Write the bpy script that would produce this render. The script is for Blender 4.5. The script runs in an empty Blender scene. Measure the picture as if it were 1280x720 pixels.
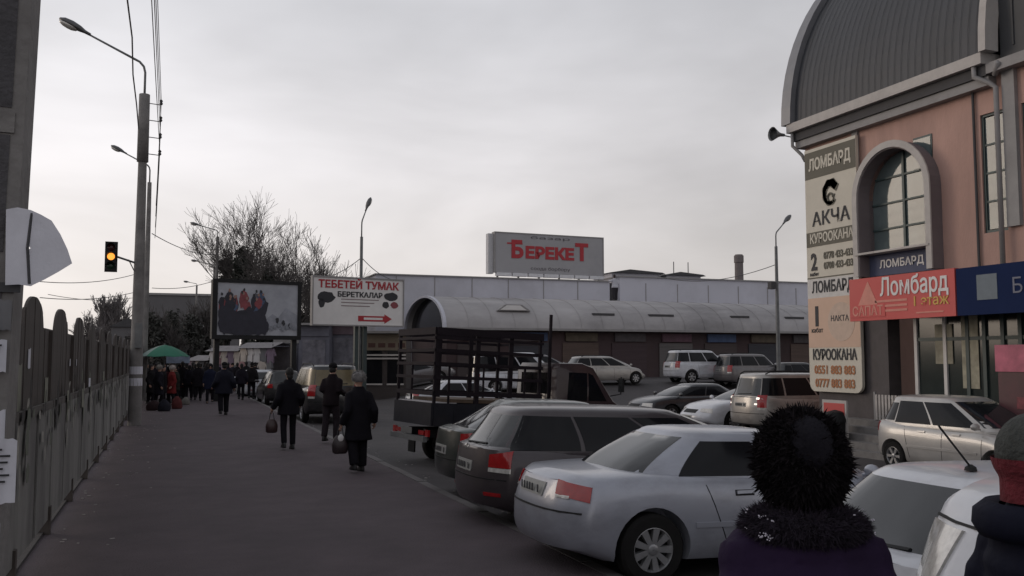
import bpy, bmesh, math, random
from math import sin, cos, pi, radians, sqrt, atan2
from mathutils import Vector, Matrix
from mathutils.bvhtree import BVHTree
random.seed(7)
sc = bpy.context.scene
COL = sc.collection

# ------------------------------------------------------------------ camera
# world axes: +Y runs along the street, +X across it towards the car park, z = 0 on the pavement
F_PX, PITCH, YAW = 1150.0, radians(4.376), radians(20.4)
cam_d = bpy.data.cameras.new('camera'); cam = bpy.data.objects.new('camera', cam_d); COL.objects.link(cam)
cam.location = (0, 0, 1.9); cam.rotation_euler = (pi/2 + PITCH, 0, -YAW)
cam_d.sensor_width = 36; cam_d.lens = 36*F_PX/1280; cam_d.clip_end = 3000; cam_d.clip_start = 0.1
sc.camera = cam
sc.render.resolution_x, sc.render.resolution_y = 1024, 576
# ------------------------------------------------------------------ sky, sun, exposure
SUN_AZ, SUN_EL = radians(-48), radians(11)      # azimuth from +Y, negative to the left
world = bpy.data.worlds.new('World'); sc.world = world; world.use_nodes = True
nt = world.node_tree; N = nt.nodes; L = nt.links; N.clear()
def nd(t, **k):
    n = N.new(t)
    for a, b in k.items(): setattr(n, a, b)
    return n
out = nd('ShaderNodeOutputWorld'); bg = nd('ShaderNodeBackground'); bg.inputs[1].default_value = 0.13
L.new(bg.outputs[0], out.inputs[0])
sky = nd('ShaderNodeTexSky'); sky.sky_type = 'NISHITA'; sky.sun_disc = False
sky.sun_elevation = SUN_EL; sky.sun_rotation = SUN_AZ; sky.air_density = 1.5; sky.dust_density = 3
tc = nd('ShaderNodeTexCoord')
sep = nd('ShaderNodeSeparateXYZ'); L.new(tc.outputs['Generated'], sep.inputs[0])
# overcast sheet: streaky cloud noise on the sky direction, brighter low down
mp = nd('ShaderNodeMapping'); mp.inputs['Scale'].default_value = (1.0, 1.0, 2.7); mp.inputs['Rotation'].default_value = (0.12, -0.10, 0)
L.new(tc.outputs['Generated'], mp.inputs[0])
nz = nd('ShaderNodeTexNoise'); nz.inputs['Scale'].default_value = 2.3; nz.inputs['Detail'].default_value = 5; nz.inputs['Roughness'].default_value = .5
nz.inputs['Distortion'].default_value = .35
L.new(mp.outputs[0], nz.inputs[0])
grad = nd('ShaderNodeValToRGB')
cr = grad.color_ramp
cr.elements[0].position = 0.0; cr.elements[0].color = (.625, .585, .555, 1)
cr.elements[1].position = 1.0; cr.elements[1].color = (.34, .35, .38, 1)
for p_, c_ in ((.10, (.625, .595, .59, 1)), (.2, (.605, .585, .60, 1)), (.34, (.535, .53, .555, 1)), (.45, (.47, .475, .505, 1))):
    e = cr.elements.new(p_); e.color = c_
L.new(sep.outputs['Z'], grad.inputs[0])
ramp = nd('ShaderNodeMapRange'); ramp.inputs['From Min'].default_value = .32; ramp.inputs['From Max'].default_value = .68
ramp.inputs['To Min'].default_value = 9.4; ramp.inputs['To Max'].default_value = 13.4
L.new(nz.outputs['Fac'], ramp.inputs['Value'])
cl = nd('ShaderNodeVectorMath', operation='SCALE'); L.new(grad.outputs[0], cl.inputs[0]); L.new(ramp.outputs[0], cl.inputs['Scale'])
# the veiled sun brightens and warms its side of the sky
sd = Vector((sin(SUN_AZ)*cos(SUN_EL), cos(SUN_AZ)*cos(SUN_EL), sin(SUN_EL)))
dot = nd('ShaderNodeVectorMath', operation='DOT_PRODUCT'); L.new(tc.outputs['Generated'], dot.inputs[0]); dot.inputs[1].default_value = sd
gl = nd('ShaderNodeMapRange', interpolation_type='SMOOTHSTEP'); gl.inputs['From Min'].default_value = .0; gl.inputs['From Max'].default_value = 1.0
gl.inputs['To Min'].default_value = .80; gl.inputs['To Max'].default_value = 1.12
L.new(dot.outputs['Value'], gl.inputs['Value'])
cl2 = nd('ShaderNodeVectorMath', operation='SCALE'); L.new(cl.outputs[0], cl2.inputs[0]); L.new(gl.outputs[0], cl2.inputs['Scale'])
mix = nd('ShaderNodeMix', data_type='RGBA'); mix.inputs['Factor'].default_value = .93
L.new(sky.outputs[0], mix.inputs['A']); L.new(cl2.outputs[0], mix.inputs['B'])
L.new(mix.outputs['Result'], bg.inputs[0])
sun_d = bpy.data.lights.new('sun', 'SUN'); sun_d.energy = .55; sun_d.angle = radians(20); sun_d.color = (1, .86, .72)
sun = bpy.data.objects.new('sun', sun_d); COL.objects.link(sun); sun.rotation_euler = sd.to_track_quat('Z', 'Y').to_euler()
sun.location = (0, 0, 30)
sc.view_settings.view_transform = 'Standard'; sc.view_settings.look = 'None'; sc.view_settings.exposure = -0.1; sc.view_settings.gamma = 1

# ------------------------------------------------------------------ pixel maths (photograph pixels -> a place in the street)
_f = Vector((sin(YAW)*cos(PITCH), cos(YAW)*cos(PITCH), sin(PITCH))); _r = Vector((cos(YAW), -sin(YAW), 0)); _u = _r.cross(_f)
_c = Vector((0, 0, 1.9))
def ray(x, y): return _f + _r*((x-640)/F_PX) - _u*((y-360)/F_PX)
def atd(x, y, d): return _c + ray(x, y)*d                     # at camera depth d
def atx(x, y, X): r = ray(x, y); return _c + r*(X/r.x)        # on the plane X
def aty(x, y, Y): r = ray(x, y); return _c + r*(Y/r.y)        # on the plane Y
def atz(x, y, z): r = ray(x, y); return _c + r*((z-1.9)/r.z)
def sstep(a, b, v):
    t = max(0, min(1, (v-a)/(b-a))); return t*t*(3-2*t)
KERB = 3.8
def lot_z(x, y):
    return -.10 - .22*sstep(3.8, 11, x) + .95*sstep(9, 16, x)*sstep(36, 46, y)

# ------------------------------------------------------------------ materials
MATS = {}
def mat(name, col, rough=.7, metal=0, var=.12, scale=6, bump=.0, bscale=None, coat=0, spec=.5, emit=0, stretch=None, dirt=0, dcol=(.05, .045, .04), sub=0):
    if name in MATS: return MATS[name]
    m = bpy.data.materials.new(name); m.use_nodes = True; t = m.node_tree; b = t.nodes['Principled BSDF']
    b.inputs['Roughness'].default_value = rough; b.inputs['Metallic'].default_value = metal
    b.inputs['Specular IOR Level'].default_value = spec
    if coat: b.inputs['Coat Weight'].default_value = coat; b.inputs['Coat Roughness'].default_value = .08
    co = t.nodes.new('ShaderNodeTexCoord'); mpn = t.nodes.new('ShaderNodeMapping'); t.links.new(co.outputs['Object'], mpn.inputs[0])
    if stretch: mpn.inputs['Scale'].default_value = stretch
    n1 = t.nodes.new('ShaderNodeTexNoise'); n1.inputs['Scale'].default_value = scale; n1.inputs['Detail'].default_value = 6; n1.inputs['Roughness'].default_value = .6
    t.links.new(mpn.outputs[0], n1.inputs[0])
    r = t.nodes.new('ShaderNodeMapRange'); r.inputs['From Min'].default_value = .25; r.inputs['From Max'].default_value = .75
    r.inputs['To Min'].default_value = 1-var; r.inputs['To Max'].default_value = 1+var; t.links.new(n1.outputs['Fac'], r.inputs['Value'])
    s = t.nodes.new('ShaderNodeVectorMath'); s.operation = 'SCALE'; s.inputs[0].default_value = col; t.links.new(r.outputs[0], s.inputs['Scale'])
    src = s.outputs[0]
    if dirt:
        n2 = t.nodes.new('ShaderNodeTexNoise'); n2.inputs['Scale'].default_value = scale*.35; n2.inputs['Detail'].default_value = 8; n2.inputs['Roughness'].default_value = .7
        t.links.new(mpn.outputs[0], n2.inputs[0])
        r2 = t.nodes.new('ShaderNodeMapRange'); r2.inputs['From Min'].default_value = .48; r2.inputs['From Max'].default_value = .72; r2.inputs['To Max'].default_value = dirt
        t.links.new(n2.outputs['Fac'], r2.inputs['Value'])
        mx = t.nodes.new('ShaderNodeMix'); mx.data_type = 'RGBA'; t.links.new(r2.outputs[0], mx.inputs['Factor']); t.links.new(src, mx.inputs['A'])
        mx.inputs['B'].default_value = (*dcol, 1); src = mx.outputs['Result']
    t.links.new(src, b.inputs['Base Color'])
    if bump:
        n3 = t.nodes.new('ShaderNodeTexNoise'); n3.inputs['Scale'].default_value = bscale or scale*6; n3.inputs['Detail'].default_value = 5
        t.links.new(mpn.outputs[0], n3.inputs[0])
        bp = t.nodes.new('ShaderNodeBump'); bp.inputs['Strength'].default_value = bump; bp.inputs['Distance'].default_value = .02
        t.links.new(n3.outputs['Fac'], bp.inputs['Height']); t.links.new(bp.outputs[0], b.inputs['Normal'])
    if emit:
        b.inputs['Emission Color'].default_value = (*col, 1); b.inputs['Emission Strength'].default_value = emit
    MATS[name] = m; return m
def paint(name, col, metal=.35, rough=.33, dirt=.35):
    return mat(name, col, rough, metal, .07, 3, coat=.5, dirt=dirt+.2, dcol=(.10, .09, .085), spec=.5, stretch=(1, 1, 2))
M_glass = mat('dark_window_glass', (.008, .008, .010), .10, 0, .2, 2, spec=.22, dirt=.25, dcol=(.02, .02, .02))
M_rglass = mat('pale_screen_glass', (.015, .016, .018), .08, 0, .2, 2, spec=.75, dirt=.25, dcol=(.05, .05, .05))
M_bglass = mat('building_window_glass', (.10, .125, .13), .06, .0, .3, 1.5, spec=.42, dirt=.3, dcol=(.10, .10, .09))  # blue-grey base colour stands in for the sky mirrored in the panes
M_tyre = mat('tyre_rubber', (.014, .013, .013), .85, 0, .2, 10, spec=.2)
M_black = mat('black_plastic', (.015, .015, .016), .65, 0, .2, 10, spec=.25)
M_dark = mat('dark_shadowless_trim', (.03, .03, .03), .8, 0, .2, 10)
M_rim = mat('alloy_rim', (.42, .42, .43), .38, .7, .12, 8, dirt=.3)
M_steel = mat('steel_rim', (.12, .12, .12), .5, .5, .12, 8, dirt=.4)
M_chrome = mat('chrome_trim', (.55, .55, .56), .2, 1, .05, 8)
M_redlamp = mat('red_lamp_lens', (.30, .008, .010), .18, 0, .15, 20, coat=.5)
M_clearlamp = mat('clear_lamp_lens', (.55, .53, .5), .15, .2, .25, 30, coat=.6)
M_emis = mat('white_emissive', (1.0, .92, .80), .3, 0, .1, 20, emit=1.3)  # emissive white for small bright spots on car tails
M_amber = mat('amber_lamp_lens', (.55, .18, .02), .2, 0, .1, 20, coat=.5)
M_plate = mat('plate_white', (.26, .26, .25), .5, 0, .1, 20)
M_ink = mat('black_ink', (.03, .03, .035), .7, 0, .1, 20)
M_metal = mat('galvanised_grey', (.16, .165, .17), .55, .4, .2, 4, dirt=.4)
M_rail = mat('painted_rail_dark', (.014, .010, .014), .8, 0, .25, 5, dirt=.3, dcol=(.024, .016, .018), spec=.2)
M_concrete = mat('old_concrete', (.20, .19, .185), .9, 0, .22, 3, bump=.5, dirt=.6, dcol=(.07, .065, .065))
M_wire = mat('wire_black', (.06, .06, .065), .8, 0, .1, 3)
M_white = mat('white_print', (.70, .68, .67), .7, 0, .05, 3, dirt=.2, dcol=(.4, .38, .36))
M_red = mat('red_print', (.50, .03, .05), .6, 0, .08, 3)
M_paper = mat('posted_paper', (.62, .62, .68), .85, 0, .08, 9, bump=.1, dirt=.25, dcol=(.35, .34, .36))
M_wood = mat('weathered_wood', (.10, .07, .05), .85, 0, .3, 6, stretch=(1, 1, .15))
M_bark = mat('hazed_bark', (.085, .076, .074), .95, 0, .3, 3)  # bark colour lightened to suggest haze over the trees

# ------------------------------------------------------------------ mesh building
def tag(o, label=None, cat=None, group=None, kind=None):
    if label: o['label'] = label
    if cat: o['category'] = cat
    if group: o['group'] = group
    if kind: o['kind'] = kind
    return o
def empty(name, loc=(0, 0, 0), rz=0, label=None, cat=None, group=None, kind=None, parent=None, rot=None):
    o = bpy.data.objects.new(name, None); COL.objects.link(o); o.location = loc
    o.rotation_euler = rot if rot else (0, 0, rz); o.empty_display_size = .2
    if parent: o.parent = parent
    return tag(o, label, cat, group, kind)
def link(name, me, m=None, parent=None, label=None, cat=None, group=None, kind=None, loc=(0, 0, 0), rz=0, rot=None, smooth=None):
    o = bpy.data.objects.new(name, me); COL.objects.link(o); o.location = loc; o.rotation_euler = rot if rot else (0, 0, rz)
    if m:
        me.materials.clear()
        for x in (m if isinstance(m, (list, tuple)) else [m]): me.materials.append(x)
    if parent: o.parent = parent
    if smooth is not None:
        me.shade_smooth() if smooth is True else me.shade_flat()
        if not isinstance(smooth, bool):
            me.shade_smooth(); me.set_sharp_from_angle(angle=smooth)
    return tag(o, label, cat, group, kind)
class MB:
    def __init__(s): s.v = []; s.f = []; s.mi = []
    def add(s, vs, fs, mi=0):
        k = len(s.v); s.v += [tuple(v) for v in vs]; s.f += [tuple(i+k for i in f) for f in fs]; s.mi += [mi]*len(fs); return s
    def box(s, c, d, rz=0, mi=0, taper=1, rot=None):
        x, y, z = d[0]/2, d[1]/2, d[2]/2
        vs = [Vector((sx*x*(taper if sz > 0 else 1), sy*y*(taper if sz > 0 else 1), sz*z)) for sz in (-1, 1) for sx, sy in ((-1, -1), (1, -1), (1, 1), (-1, 1))]
        R = Matrix.Rotation(rz, 3, 'Z') if rot is None else rot
        return s.add([R @ v + Vector(c) for v in vs], [(3, 2, 1, 0), (4, 5, 6, 7), (0, 1, 5, 4), (1, 2, 6, 5), (2, 3, 7, 6), (3, 0, 4, 7)], mi)
    def b2(s, a, b, mi=0):
        a, b = Vector(a), Vector(b); return s.box((a+b)/2, [abs(x) for x in (b-a)], mi=mi)
    def tube(s, pts, r, n=6, mi=0, caps=True, ell=1):
        pts = [Vector(p) for p in pts]; rs = r if isinstance(r, (list, tuple)) else [r]*len(pts)
        rings = []; up = None
        for i, p in enumerate(pts):
            d = (pts[min(i+1, len(pts)-1)] - pts[max(i-1, 0)])
            if d.length < 1e-9: d = Vector((0, 0, 1))
            d.normalize()
            if up is None: up = Vector((0, 0, 1)) if abs(d.z) < .9 else Vector((0, 1, 0))
            a = d.cross(up); 
            if a.length < 1e-4: a = d.cross(Vector((1, 0, 0)))
            a.normalize(); b = a.cross(d).normalized(); up = b
            rings.append([p + (a*cos(2*pi*k/n)*ell + b*sin(2*pi*k/n))*rs[i] for k in range(n)])
        return s.loft(rings, caps, mi)
    def loft(s, rings, caps=True, mi=0):
        n = len(rings[0]); vs = [v for r in rings for v in r]; fs = []
        for i in range(len(rings)-1):
            for k in range(n):
                a, b = i*n+k, i*n+(k+1) % n; fs.append((a, b, b+n, a+n))
        if caps:
            fs.append(tuple(range(n-1, -1, -1))); fs.append(tuple(range((len(rings)-1)*n, len(rings)*n)))
        return s.add(vs, fs, mi)
    def ell(s, c, r, n=14, m=9, mi=0, rot=None):
        rings = []
        for i in range(m+1):
            a = -pi/2 + pi*(i*.98+.01*m)/m
            rings.append([Vector((r[0]*cos(a)*cos(2*pi*k/n), r[1]*cos(a)*sin(2*pi*k/n), r[2]*sin(a))) for k in range(n)])
        if rot: rings = [[rot @ v for v in q] for q in rings]
        c = Vector(c); return s.loft([[v + c for v in q] for q in rings], True, mi)
    def lathe(s, prof, c=(0, 0, 0), n=24, axis='z', mi=0, caps=False):
        rings = []
        for rr, h in prof:
            q = []
            for k in range(n):
                a = 2*pi*k/n
                v = (rr*cos(a), rr*sin(a), h) if axis == 'z' else (rr*cos(a), h, -rr*sin(a)) if axis == 'y' else (h, rr*cos(a), rr*sin(a))
                q.append(Vector(v) + Vector(c))
            rings.append(q)
        return s.loft(rings, caps, mi)
    def prism(s, poly, d0, d1, axis='x', mi=0):
        # poly in the two other axes, extruded from d0 to d1
        def P(u, w, d): return (d, u, w) if axis == 'x' else (u, d, w) if axis == 'y' else (u, w, d)
        return s.loft([[Vector(P(u, w, d0)) for u, w in poly], [Vector(P(u, w, d1)) for u, w in poly]], True, mi)
    def mesh(s, name='m'):
        me = bpy.data.meshes.new(name); me.from_pydata(s.v, [], s.f); me.polygons.foreach_set('material_index', s.mi)
        bm = bmesh.new(); bm.from_mesh(me); bmesh.ops.recalc_face_normals(bm, faces=bm.faces); bm.to_mesh(me); bm.free()
        me.update(); return me
    def build(s, name, m, parent=None, smooth=False, **k):
        return link(name, s.mesh(name), m, parent, smooth=smooth, **k)
def evaluated(me, mods):
    o = bpy.data.objects.new('tmp', me); COL.objects.link(o)
    for t, kw in mods:
        md = o.modifiers.new('m', t)
        for a, b in kw.items(): setattr(md, a, b)
    bpy.context.view_layer.update()
    r = bpy.data.meshes.new_from_object(o.evaluated_get(bpy.context.evaluated_depsgraph_get()))
    bpy.data.objects.remove(o); return r
def remesh(mb, vox, smooth=2):
    return evaluated(mb.mesh(), [('REMESH', dict(mode='VOXEL', voxel_size=vox)), ('SMOOTH', dict(factor=.5, iterations=smooth))])
def copy_tree(o, parent=None):
    c = o.copy(); COL.objects.link(c)
    if parent: c.parent = parent
    for ch in list(o.children): copy_tree(ch, c)
    return c
def text(body, size, m, parent, loc, rot, bold=.0, depth=.004, name='lettering', sx=1, align='CENTER', width=None, shear=0):
    c = bpy.data.curves.new('t', 'FONT'); c.body = body; c.size = size; c.align_x = align; c.align_y = 'CENTER'
    c.offset = bold*size; c.extrude = depth; c.resolution_u = 2; c.shear = shear
    o = bpy.data.objects.new('t', c); COL.objects.link(o); bpy.context.view_layer.update()
    me = bpy.data.meshes.new_from_object(o.evaluated_get(bpy.context.evaluated_depsgraph_get())); bpy.data.objects.remove(o)
    if width:
        xs = [v.co.x for v in me.vertices]; sx = width/max(1e-3, max(xs)-min(xs))
    for v in me.vertices: v.co.x *= sx
    o = link(name, me, m, parent, loc=loc, rot=rot); return o

# ================================================================== GROUND
g = MB()
xs = [-400, -200, -80, -40, -20, -10, -5, -2, 1, 3.79, 4.5, 5.5, 6.5, 7.5, 8.5, 9.5, 10.5, 11.5, 12.5, 14, 16, 20, 30, 45, 60, 100, 200, 400]
ys = [-60, -20, -5, 0, 5, 10, 15, 20, 25, 30, 34, 36, 38, 39, 40, 41, 42, 43, 44, 45, 46, 48, 55, 70, 90, 130, 200, 400, 900]
vs = [(x, y, lot_z(x, y) if x > 3.7 else -.12) for y in ys for x in xs]
n_ = len(xs)
g.add(vs, [(j*n_+i, j*n_+i+1, (j+1)*n_+i+1, (j+1)*n_+i) for j in range(len(ys)-1) for i in range(n_-1)])
M_asph = mat('car_park_asphalt', (.052, .046, .048), .88, 0, .28, .8, bump=.5, bscale=60, dirt=.6, dcol=(.03, .027, .03))
g.build('car_park_ground', M_asph, smooth=True, kind='structure')
M_side = mat('pavement_asphalt', (.076, .057, .065), .9, 0, .22, 1.6, bump=.9, bscale=55, dirt=.75, dcol=(.050, .039, .045))
s = MB(); s.b2((-1.6, -6, -.3), (KERB-.152, 120, 0)); pave = s.build('pavement', M_side, kind='structure')
s = MB(); s.b2((-60, -6, -.3), (-1.6, 120, -.03)); s.build('verge', mat('bare_earth', (.05, .043, .038), .95, 0, .3, 1.5, bump=.5), kind='structure')
M_kerb = mat('kerb_concrete', (.115, .105, .105), .85, 0, .25, 2.5, bump=.4, dirt=.5, dcol=(.05, .045, .045))
kb = MB(); kb.prism([(-.075, -.3), (.075, -.3), (.075, -.018), (.055, .004), (-.075, .004)], -.494, .494, 'y')
kme = kb.mesh('kerb'); kme.materials.append(M_kerb)
rk = random.Random(3)
for i in range(76):
    o = link('kerb_stone', kme, None, pave, loc=(KERB-.075+rk.uniform(-.008, .008), -1.5+i, rk.uniform(-.006, .004)), rz=rk.uniform(-.004, .004))
far = MB()
for i in range(45): far.box((KERB-.075, 74.5+i, -.148), (.15, .988, .3))
far.build('far_kerb_stones', M_kerb, pave, kind='stuff')
# ================================================================== CARS
def lerp(a, b, t): return a+(b-a)*t
def interp(tab, x):
    if x <= tab[0][0]: return tab[0][1]
    for (a, va), (b, vb) in zip(tab, tab[1:]):
        if x <= b:
            t = (x-a)/(b-a); return lerp(va, vb, t)
    return tab[-1][1]
def smooth_tab(tab, x, w=.09):
    return sum(interp(tab, x+d*w) for d in (-1, -.5, 0, .5, 1))/5
def wheel_mesh(R, w, spokes, fancy):
    t = MB(); t.lathe([(R*.62, -w/2), (R*.9, -w/2), (R*.985, -w*.36), (R, -w*.15), (R, w*.15), (R*.985, w*.36), (R*.9, w/2), (R*.62, w/2), (R*.62, -w/2)], n=30, axis='y')
    r = MB(); ro = R*.645
    r.lathe([(ro, -w*.47), (ro*.93, -w*.49), (ro*.88, -w*.40), (ro*.86, -w*.1), (0.02, -w*.08)], n=30, axis='y')
    if fancy:
        for k in range(spokes):
            a = 2*pi*k/spokes
            for sgn, yy in ((1, 0),):
                d = Vector((cos(a), 0, sin(a))); p = Vector((-sin(a), 0, cos(a)))
                w0, w1 = ro*.10, ro*.16
                ring0 = [d*ro*.16+p*w0+Vector((0, -w*.43, 0)), d*ro*.16-p*w0+Vector((0, -w*.43, 0)), d*ro*.16-p*w0+Vector((0, -w*.2, 0)), d*ro*.16+p*w0+Vector((0, -w*.2, 0))]
                ring1 = [d*ro*.9+p*w1+Vector((0, -w*.46, 0)), d*ro*.9-p*w1+Vector((0, -w*.46, 0)), d*ro*.9-p*w1+Vector((0, -w*.2, 0)), d*ro*.9+p*w1+Vector((0, -w*.2, 0))]
                r.loft([ring0, ring1])
        r.lathe([(ro*.24, -w*.3), (ro*.24, -w*.47), (ro*.16, -w*.5), (.005, -w*.5)], n=16, axis='y')
    b = MB(); b.lathe([(ro*.87, -w*.16), (.01, -w*.16)], n=20, axis='y')
    return t.mesh(), r.mesh(), b.mesh()
def patch(bvhs, P, n, m, d, off=.006, thick=.012, far_=3.0):
    """drape a grid P(u,v) on the body by casting along d; returns an MB slab"""
    d = Vector(d).normalized(); pts = {}; mb = MB()
    for i in range(n+1):
        for j in range(m+1):
            p = Vector(P(i/n, j/m)); best = None
            for bv in bvhs:
                h = bv.ray_cast(p - d*far_, d, far_*2)
                if h[0] is not None and (best is None or h[3] < best[1]): best = (h[0], h[3], h[1])
            if best:
                nn = best[2] if best[2].dot(d) < 0 else -best[2]
                pts[i, j] = (best[0] + (nn-d*.5).normalized()*off, best[0] + d*thick)
    idx = {}; vs = []
    for k, (a, b) in pts.items(): idx[k] = len(vs); vs += [a, b]
    fs = []; cells = set()
    for i in range(n):
        for j in range(m):
            q = [(i, j), (i+1, j), (i+1, j+1), (i, j+1)]
            if all(k in idx for k in q): fs.append(tuple(idx[k] for k in q)); cells.add((i, j))
    for (i, j) in cells:
        for di, dj, a, b in ((0, -1, (i, j), (i+1, j)), (0, 1, (i, j+1), (i+1, j+1)), (-1, 0, (i, j), (i, j+1)), (1, 0, (i+1, j), (i+1, j+1))):
            if (i+di, j+dj) not in cells: fs.append((idx[a], idx[b], idx[b]+1, idx[a]+1))
    return mb.add(vs, fs)
def quadP(a, b, c, d):   # a,b bottom left/right, c,d top right/left
    a, b, c, d = map(Vector, (a, b, c, d))
    return lambda u, v: (a*(1-u)+b*u)*(1-v) + (d*(1-u)+c*u)*v
def make_car(name, sp, col, loc, rz, label, cat, pitch=0, group='cars parked around the street', rim='alloy', glass=None):
    L_, W, H = sp['L'], sp['W'], sp['H']; R = sp.get('R', .31); xw = sp['xw']; hb = sp.get('zb', .2)
    tail, nose = sp.get('tail', .04), sp.get('nose', .05)
    lo = MB(); NS = 46; rings = []
    base = [(0, 0), (.45, 0), (.80, 0), (.93, .02), (.975, .10), (.992, .22), (1, .38), (1, .52), (.995, .66), (.98, .78), (.955, .88), (.91, .955), (.82, .995), (.5, 1.01), (0, 1.02)]
    def wid(x):
        t = (abs(x)/(L_/2)); return W/2*(1-.10*max(0, (t-.62)/.38)**2.2)
    for i in range(NS+1):
        t = i/NS; x = L_*(t-.5) + .04*L_*sin(2*pi*t)*-1*.0
        # finer near the ends
        x = L_/2*sin(pi*(t-.5))*.35 + L_*(t-.5)*.65
        top = smooth_tab(sp['prof'], x); bot = hb + .10*max(0, (abs(x)/(L_/2)-.82)/.18)
        w = wid(x); e = max(0, (abs(x)-(L_/2-.9))/.9); sg = 1 if x > 0 else -1
        ring = []
        for wf, hf in base+[( -a, b) for a, b in base[-2:0:-1]]:
            y = wf*w; z = bot+(top-bot)*hf
            pull = .26*e*e*abs(wf)**3.2
            if hf < .16: pull += .05*e*(.16-hf)/.16
            k_ = (tail if sg < 0 else nose)
            if hf > .5: pull += k_*2.2*e*e*((hf-.5)/.5)**1.3
            if e > .985 and 0: pull += 0
            ring.append(Vector((x-sg*pull, y, z)))
        rings.append(ring)
    lo.loft(rings, False); nb = len(rings[0]); half = len(base)
    for ri in (0, NS):
        o_ = ri*nb
        MC = 14; K0, K1 = 2, 12; grid = {}
        sg = -1 if ri == 0 else 1; x0_ = sg*L_/2; w = wid(x0_); top = smooth_tab(sp['prof'], x0_); bot = hb+.10
        for k in range(K0, K1+1):
            wf, hf = base[k]
            for c_ in range(MC+1):
                u = 1-2*c_/MC
                if c_ == 0: grid[k, c_] = o_+k; continue
                if c_ == MC: grid[k, c_] = o_+(nb-k) % nb; continue
                pull = .26*abs(wf*u)**3.2+(.05*(.16-hf)/.16 if hf < .16 else 0)+((tail if sg < 0 else nose)*2.2*((hf-.5)/.5)**1.3 if hf > .5 else 0)
                if .30 < hf < .62 and sg < 0: pull += 0
                grid[k, c_] = len(lo.v); lo.v.append((x0_-sg*pull, wf*u*w, bot+(top-bot)*hf))
        for k in range(K0, K1):
            for c_ in range(MC): lo.f.append((grid[k, c_], grid[k, c_+1], grid[k+1, c_+1], grid[k+1, c_])); lo.mi.append(0)
        lo.f.append(tuple([grid[K0, c_] for c_ in range(MC+1)]+[o_+(nb-1) % nb, o_, o_+1])); lo.mi.append(0)
        lo.f.append(tuple([grid[K1, c_] for c_ in range(MC, -1, -1)]+[o_+13, o_+14, o_+15])); lo.mi.append(0)
    lo_me = lo.mesh()
    # ---- cabin
    xr0, xr1, xf1, xf0, zb_, zr = sp['cab']; wb, wr = W/2*sp.get('wb', .93), W/2*sp.get('wr', .70)
    def slc(t):
        z = lerp(zb_, zr, t); c = sp.get('curve', 1.0)
        return lerp(xr0, xr1, t**sp.get('cr', .95)), lerp(xf0, xf1, t**c), lerp(wb, wr, t**1.15), z
    NE = 5.0; cb = MB(); rings = []; NA = 44
    def ringat(xr, xf, w, z, sc_=1):
        c, a = (xr+xf)/2, (xf-xr)/2; q = []
        for k in range(NA):
            th = 2*pi*(k+.5)/NA; cc, ss = cos(th), sin(th)
            q.append(Vector((c+a*sc_*math.copysign(abs(cc)**(2/NE), cc), w*sc_*math.copysign(abs(ss)**(2/3.6), ss), z)))
        return q
    for t in (-.15, 0, .15, .3, .45, .6, .75, .88, .95):
        rings.append(ringat(*slc(max(t, 0))[:3], slc(max(t, 0))[3]+(t*.3 if t < 0 else 0)))
    xr, xf, w, z = slc(1)
    for k_, dz in ((.985, 0), (.95, .018), (.88, .034), (.7, .050), (.4, .058), (.05, .06)): 
        rings.append(ringat(xr, xf, w, z+dz*sp.get('crown', 1), k_))
    cb.loft(rings); cb_me = cb.mesh()
    bv = [BVHTree.FromPolygons([v.co.copy() for v in me.vertices], [tuple(p.vertices) for p in me.polygons]) for me in (lo_me, cb_me)]
    root = empty(name, loc, label=label, cat=cat, group=group, rot=(0, pitch, rz))
    # ---- cut the wheel arches
    cut = MB()
    for x in xw:
        for sy in (-1, 1): cut.lathe([(.001, sy*(W/2-.27)), (R+.055, sy*(W/2-.27)), (R+.055, sy*(W/2+.2)), (.001, sy*(W/2+.2))], c=(x, 0, R-.0), n=28, axis='y')
    co = bpy.data.objects.new('cut', cut.mesh()); COL.objects.link(co)
    lo_me = evaluated(lo_me, [('BOOLEAN', dict(operation='DIFFERENCE', object=co, solver='EXACT'))]); bpy.data.objects.remove(co)
    bm = bmesh.new(); bm.from_mesh(lo_me); bm.from_mesh(cb_me)
    for f in bm.faces:
        c = f.calc_center_median(); f.material_index = 0; f.smooth = True
        if any((c.x-x)**2+(c.z-R)**2 < (R+.05)**2 and abs(c.y) < W/2-.03 for x in xw) or c.z < hb+.015: f.material_index = 1
    me = bpy.data.meshes.new('body'); bm.to_mesh(me); bm.free(); me.set_sharp_from_angle(angle=radians(42))
    link('body', me, [col, M_black], root)
    G = glass or M_glass
    def add(nm, mb, m, par=root, **k):
        if mb.f: return mb.build(nm, m, par, smooth=radians(40), **k)
    # ---- side windows
    for sy in (-1, 1):
        for (f0, f1, t0, t1) in sp['win']:
            def P(u, v, f0=f0, f1=f1, t0=t0, t1=t1):
                t = lerp(t0, t1, v); a, b, w, z = slc(t); f = lerp(f0, f1, u)
                return (lerp(a, b, f), 0, z)
            add('window', patch(bv, P, 14, 5, (0, -sy, 0), .006, .012), G)
        # door handles, door seams, sill strip, mirror
        for hx in sp['handles']:
            zz = sp['hz']
            add('handle_recess', patch(bv, quadP((hx-.10, 0, zz-.03), (hx+.10, 0, zz-.028), (hx+.10, 0, zz+.024), (hx-.10, 0, zz+.022)), 5, 2, (0, -sy, 0), .004, .004), M_black) if sp is SEDAN else None
            add('door_handle', patch(bv, quadP((hx-.09, 0, zz-.014), (hx+.09, 0, zz-.01), (hx+.09, 0, zz+.018), (hx-.09, 0, zz+.014)), 5, 2, (0, -sy, 0), .02, .01), col if sp.get('hc', 1) else M_black)
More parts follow.
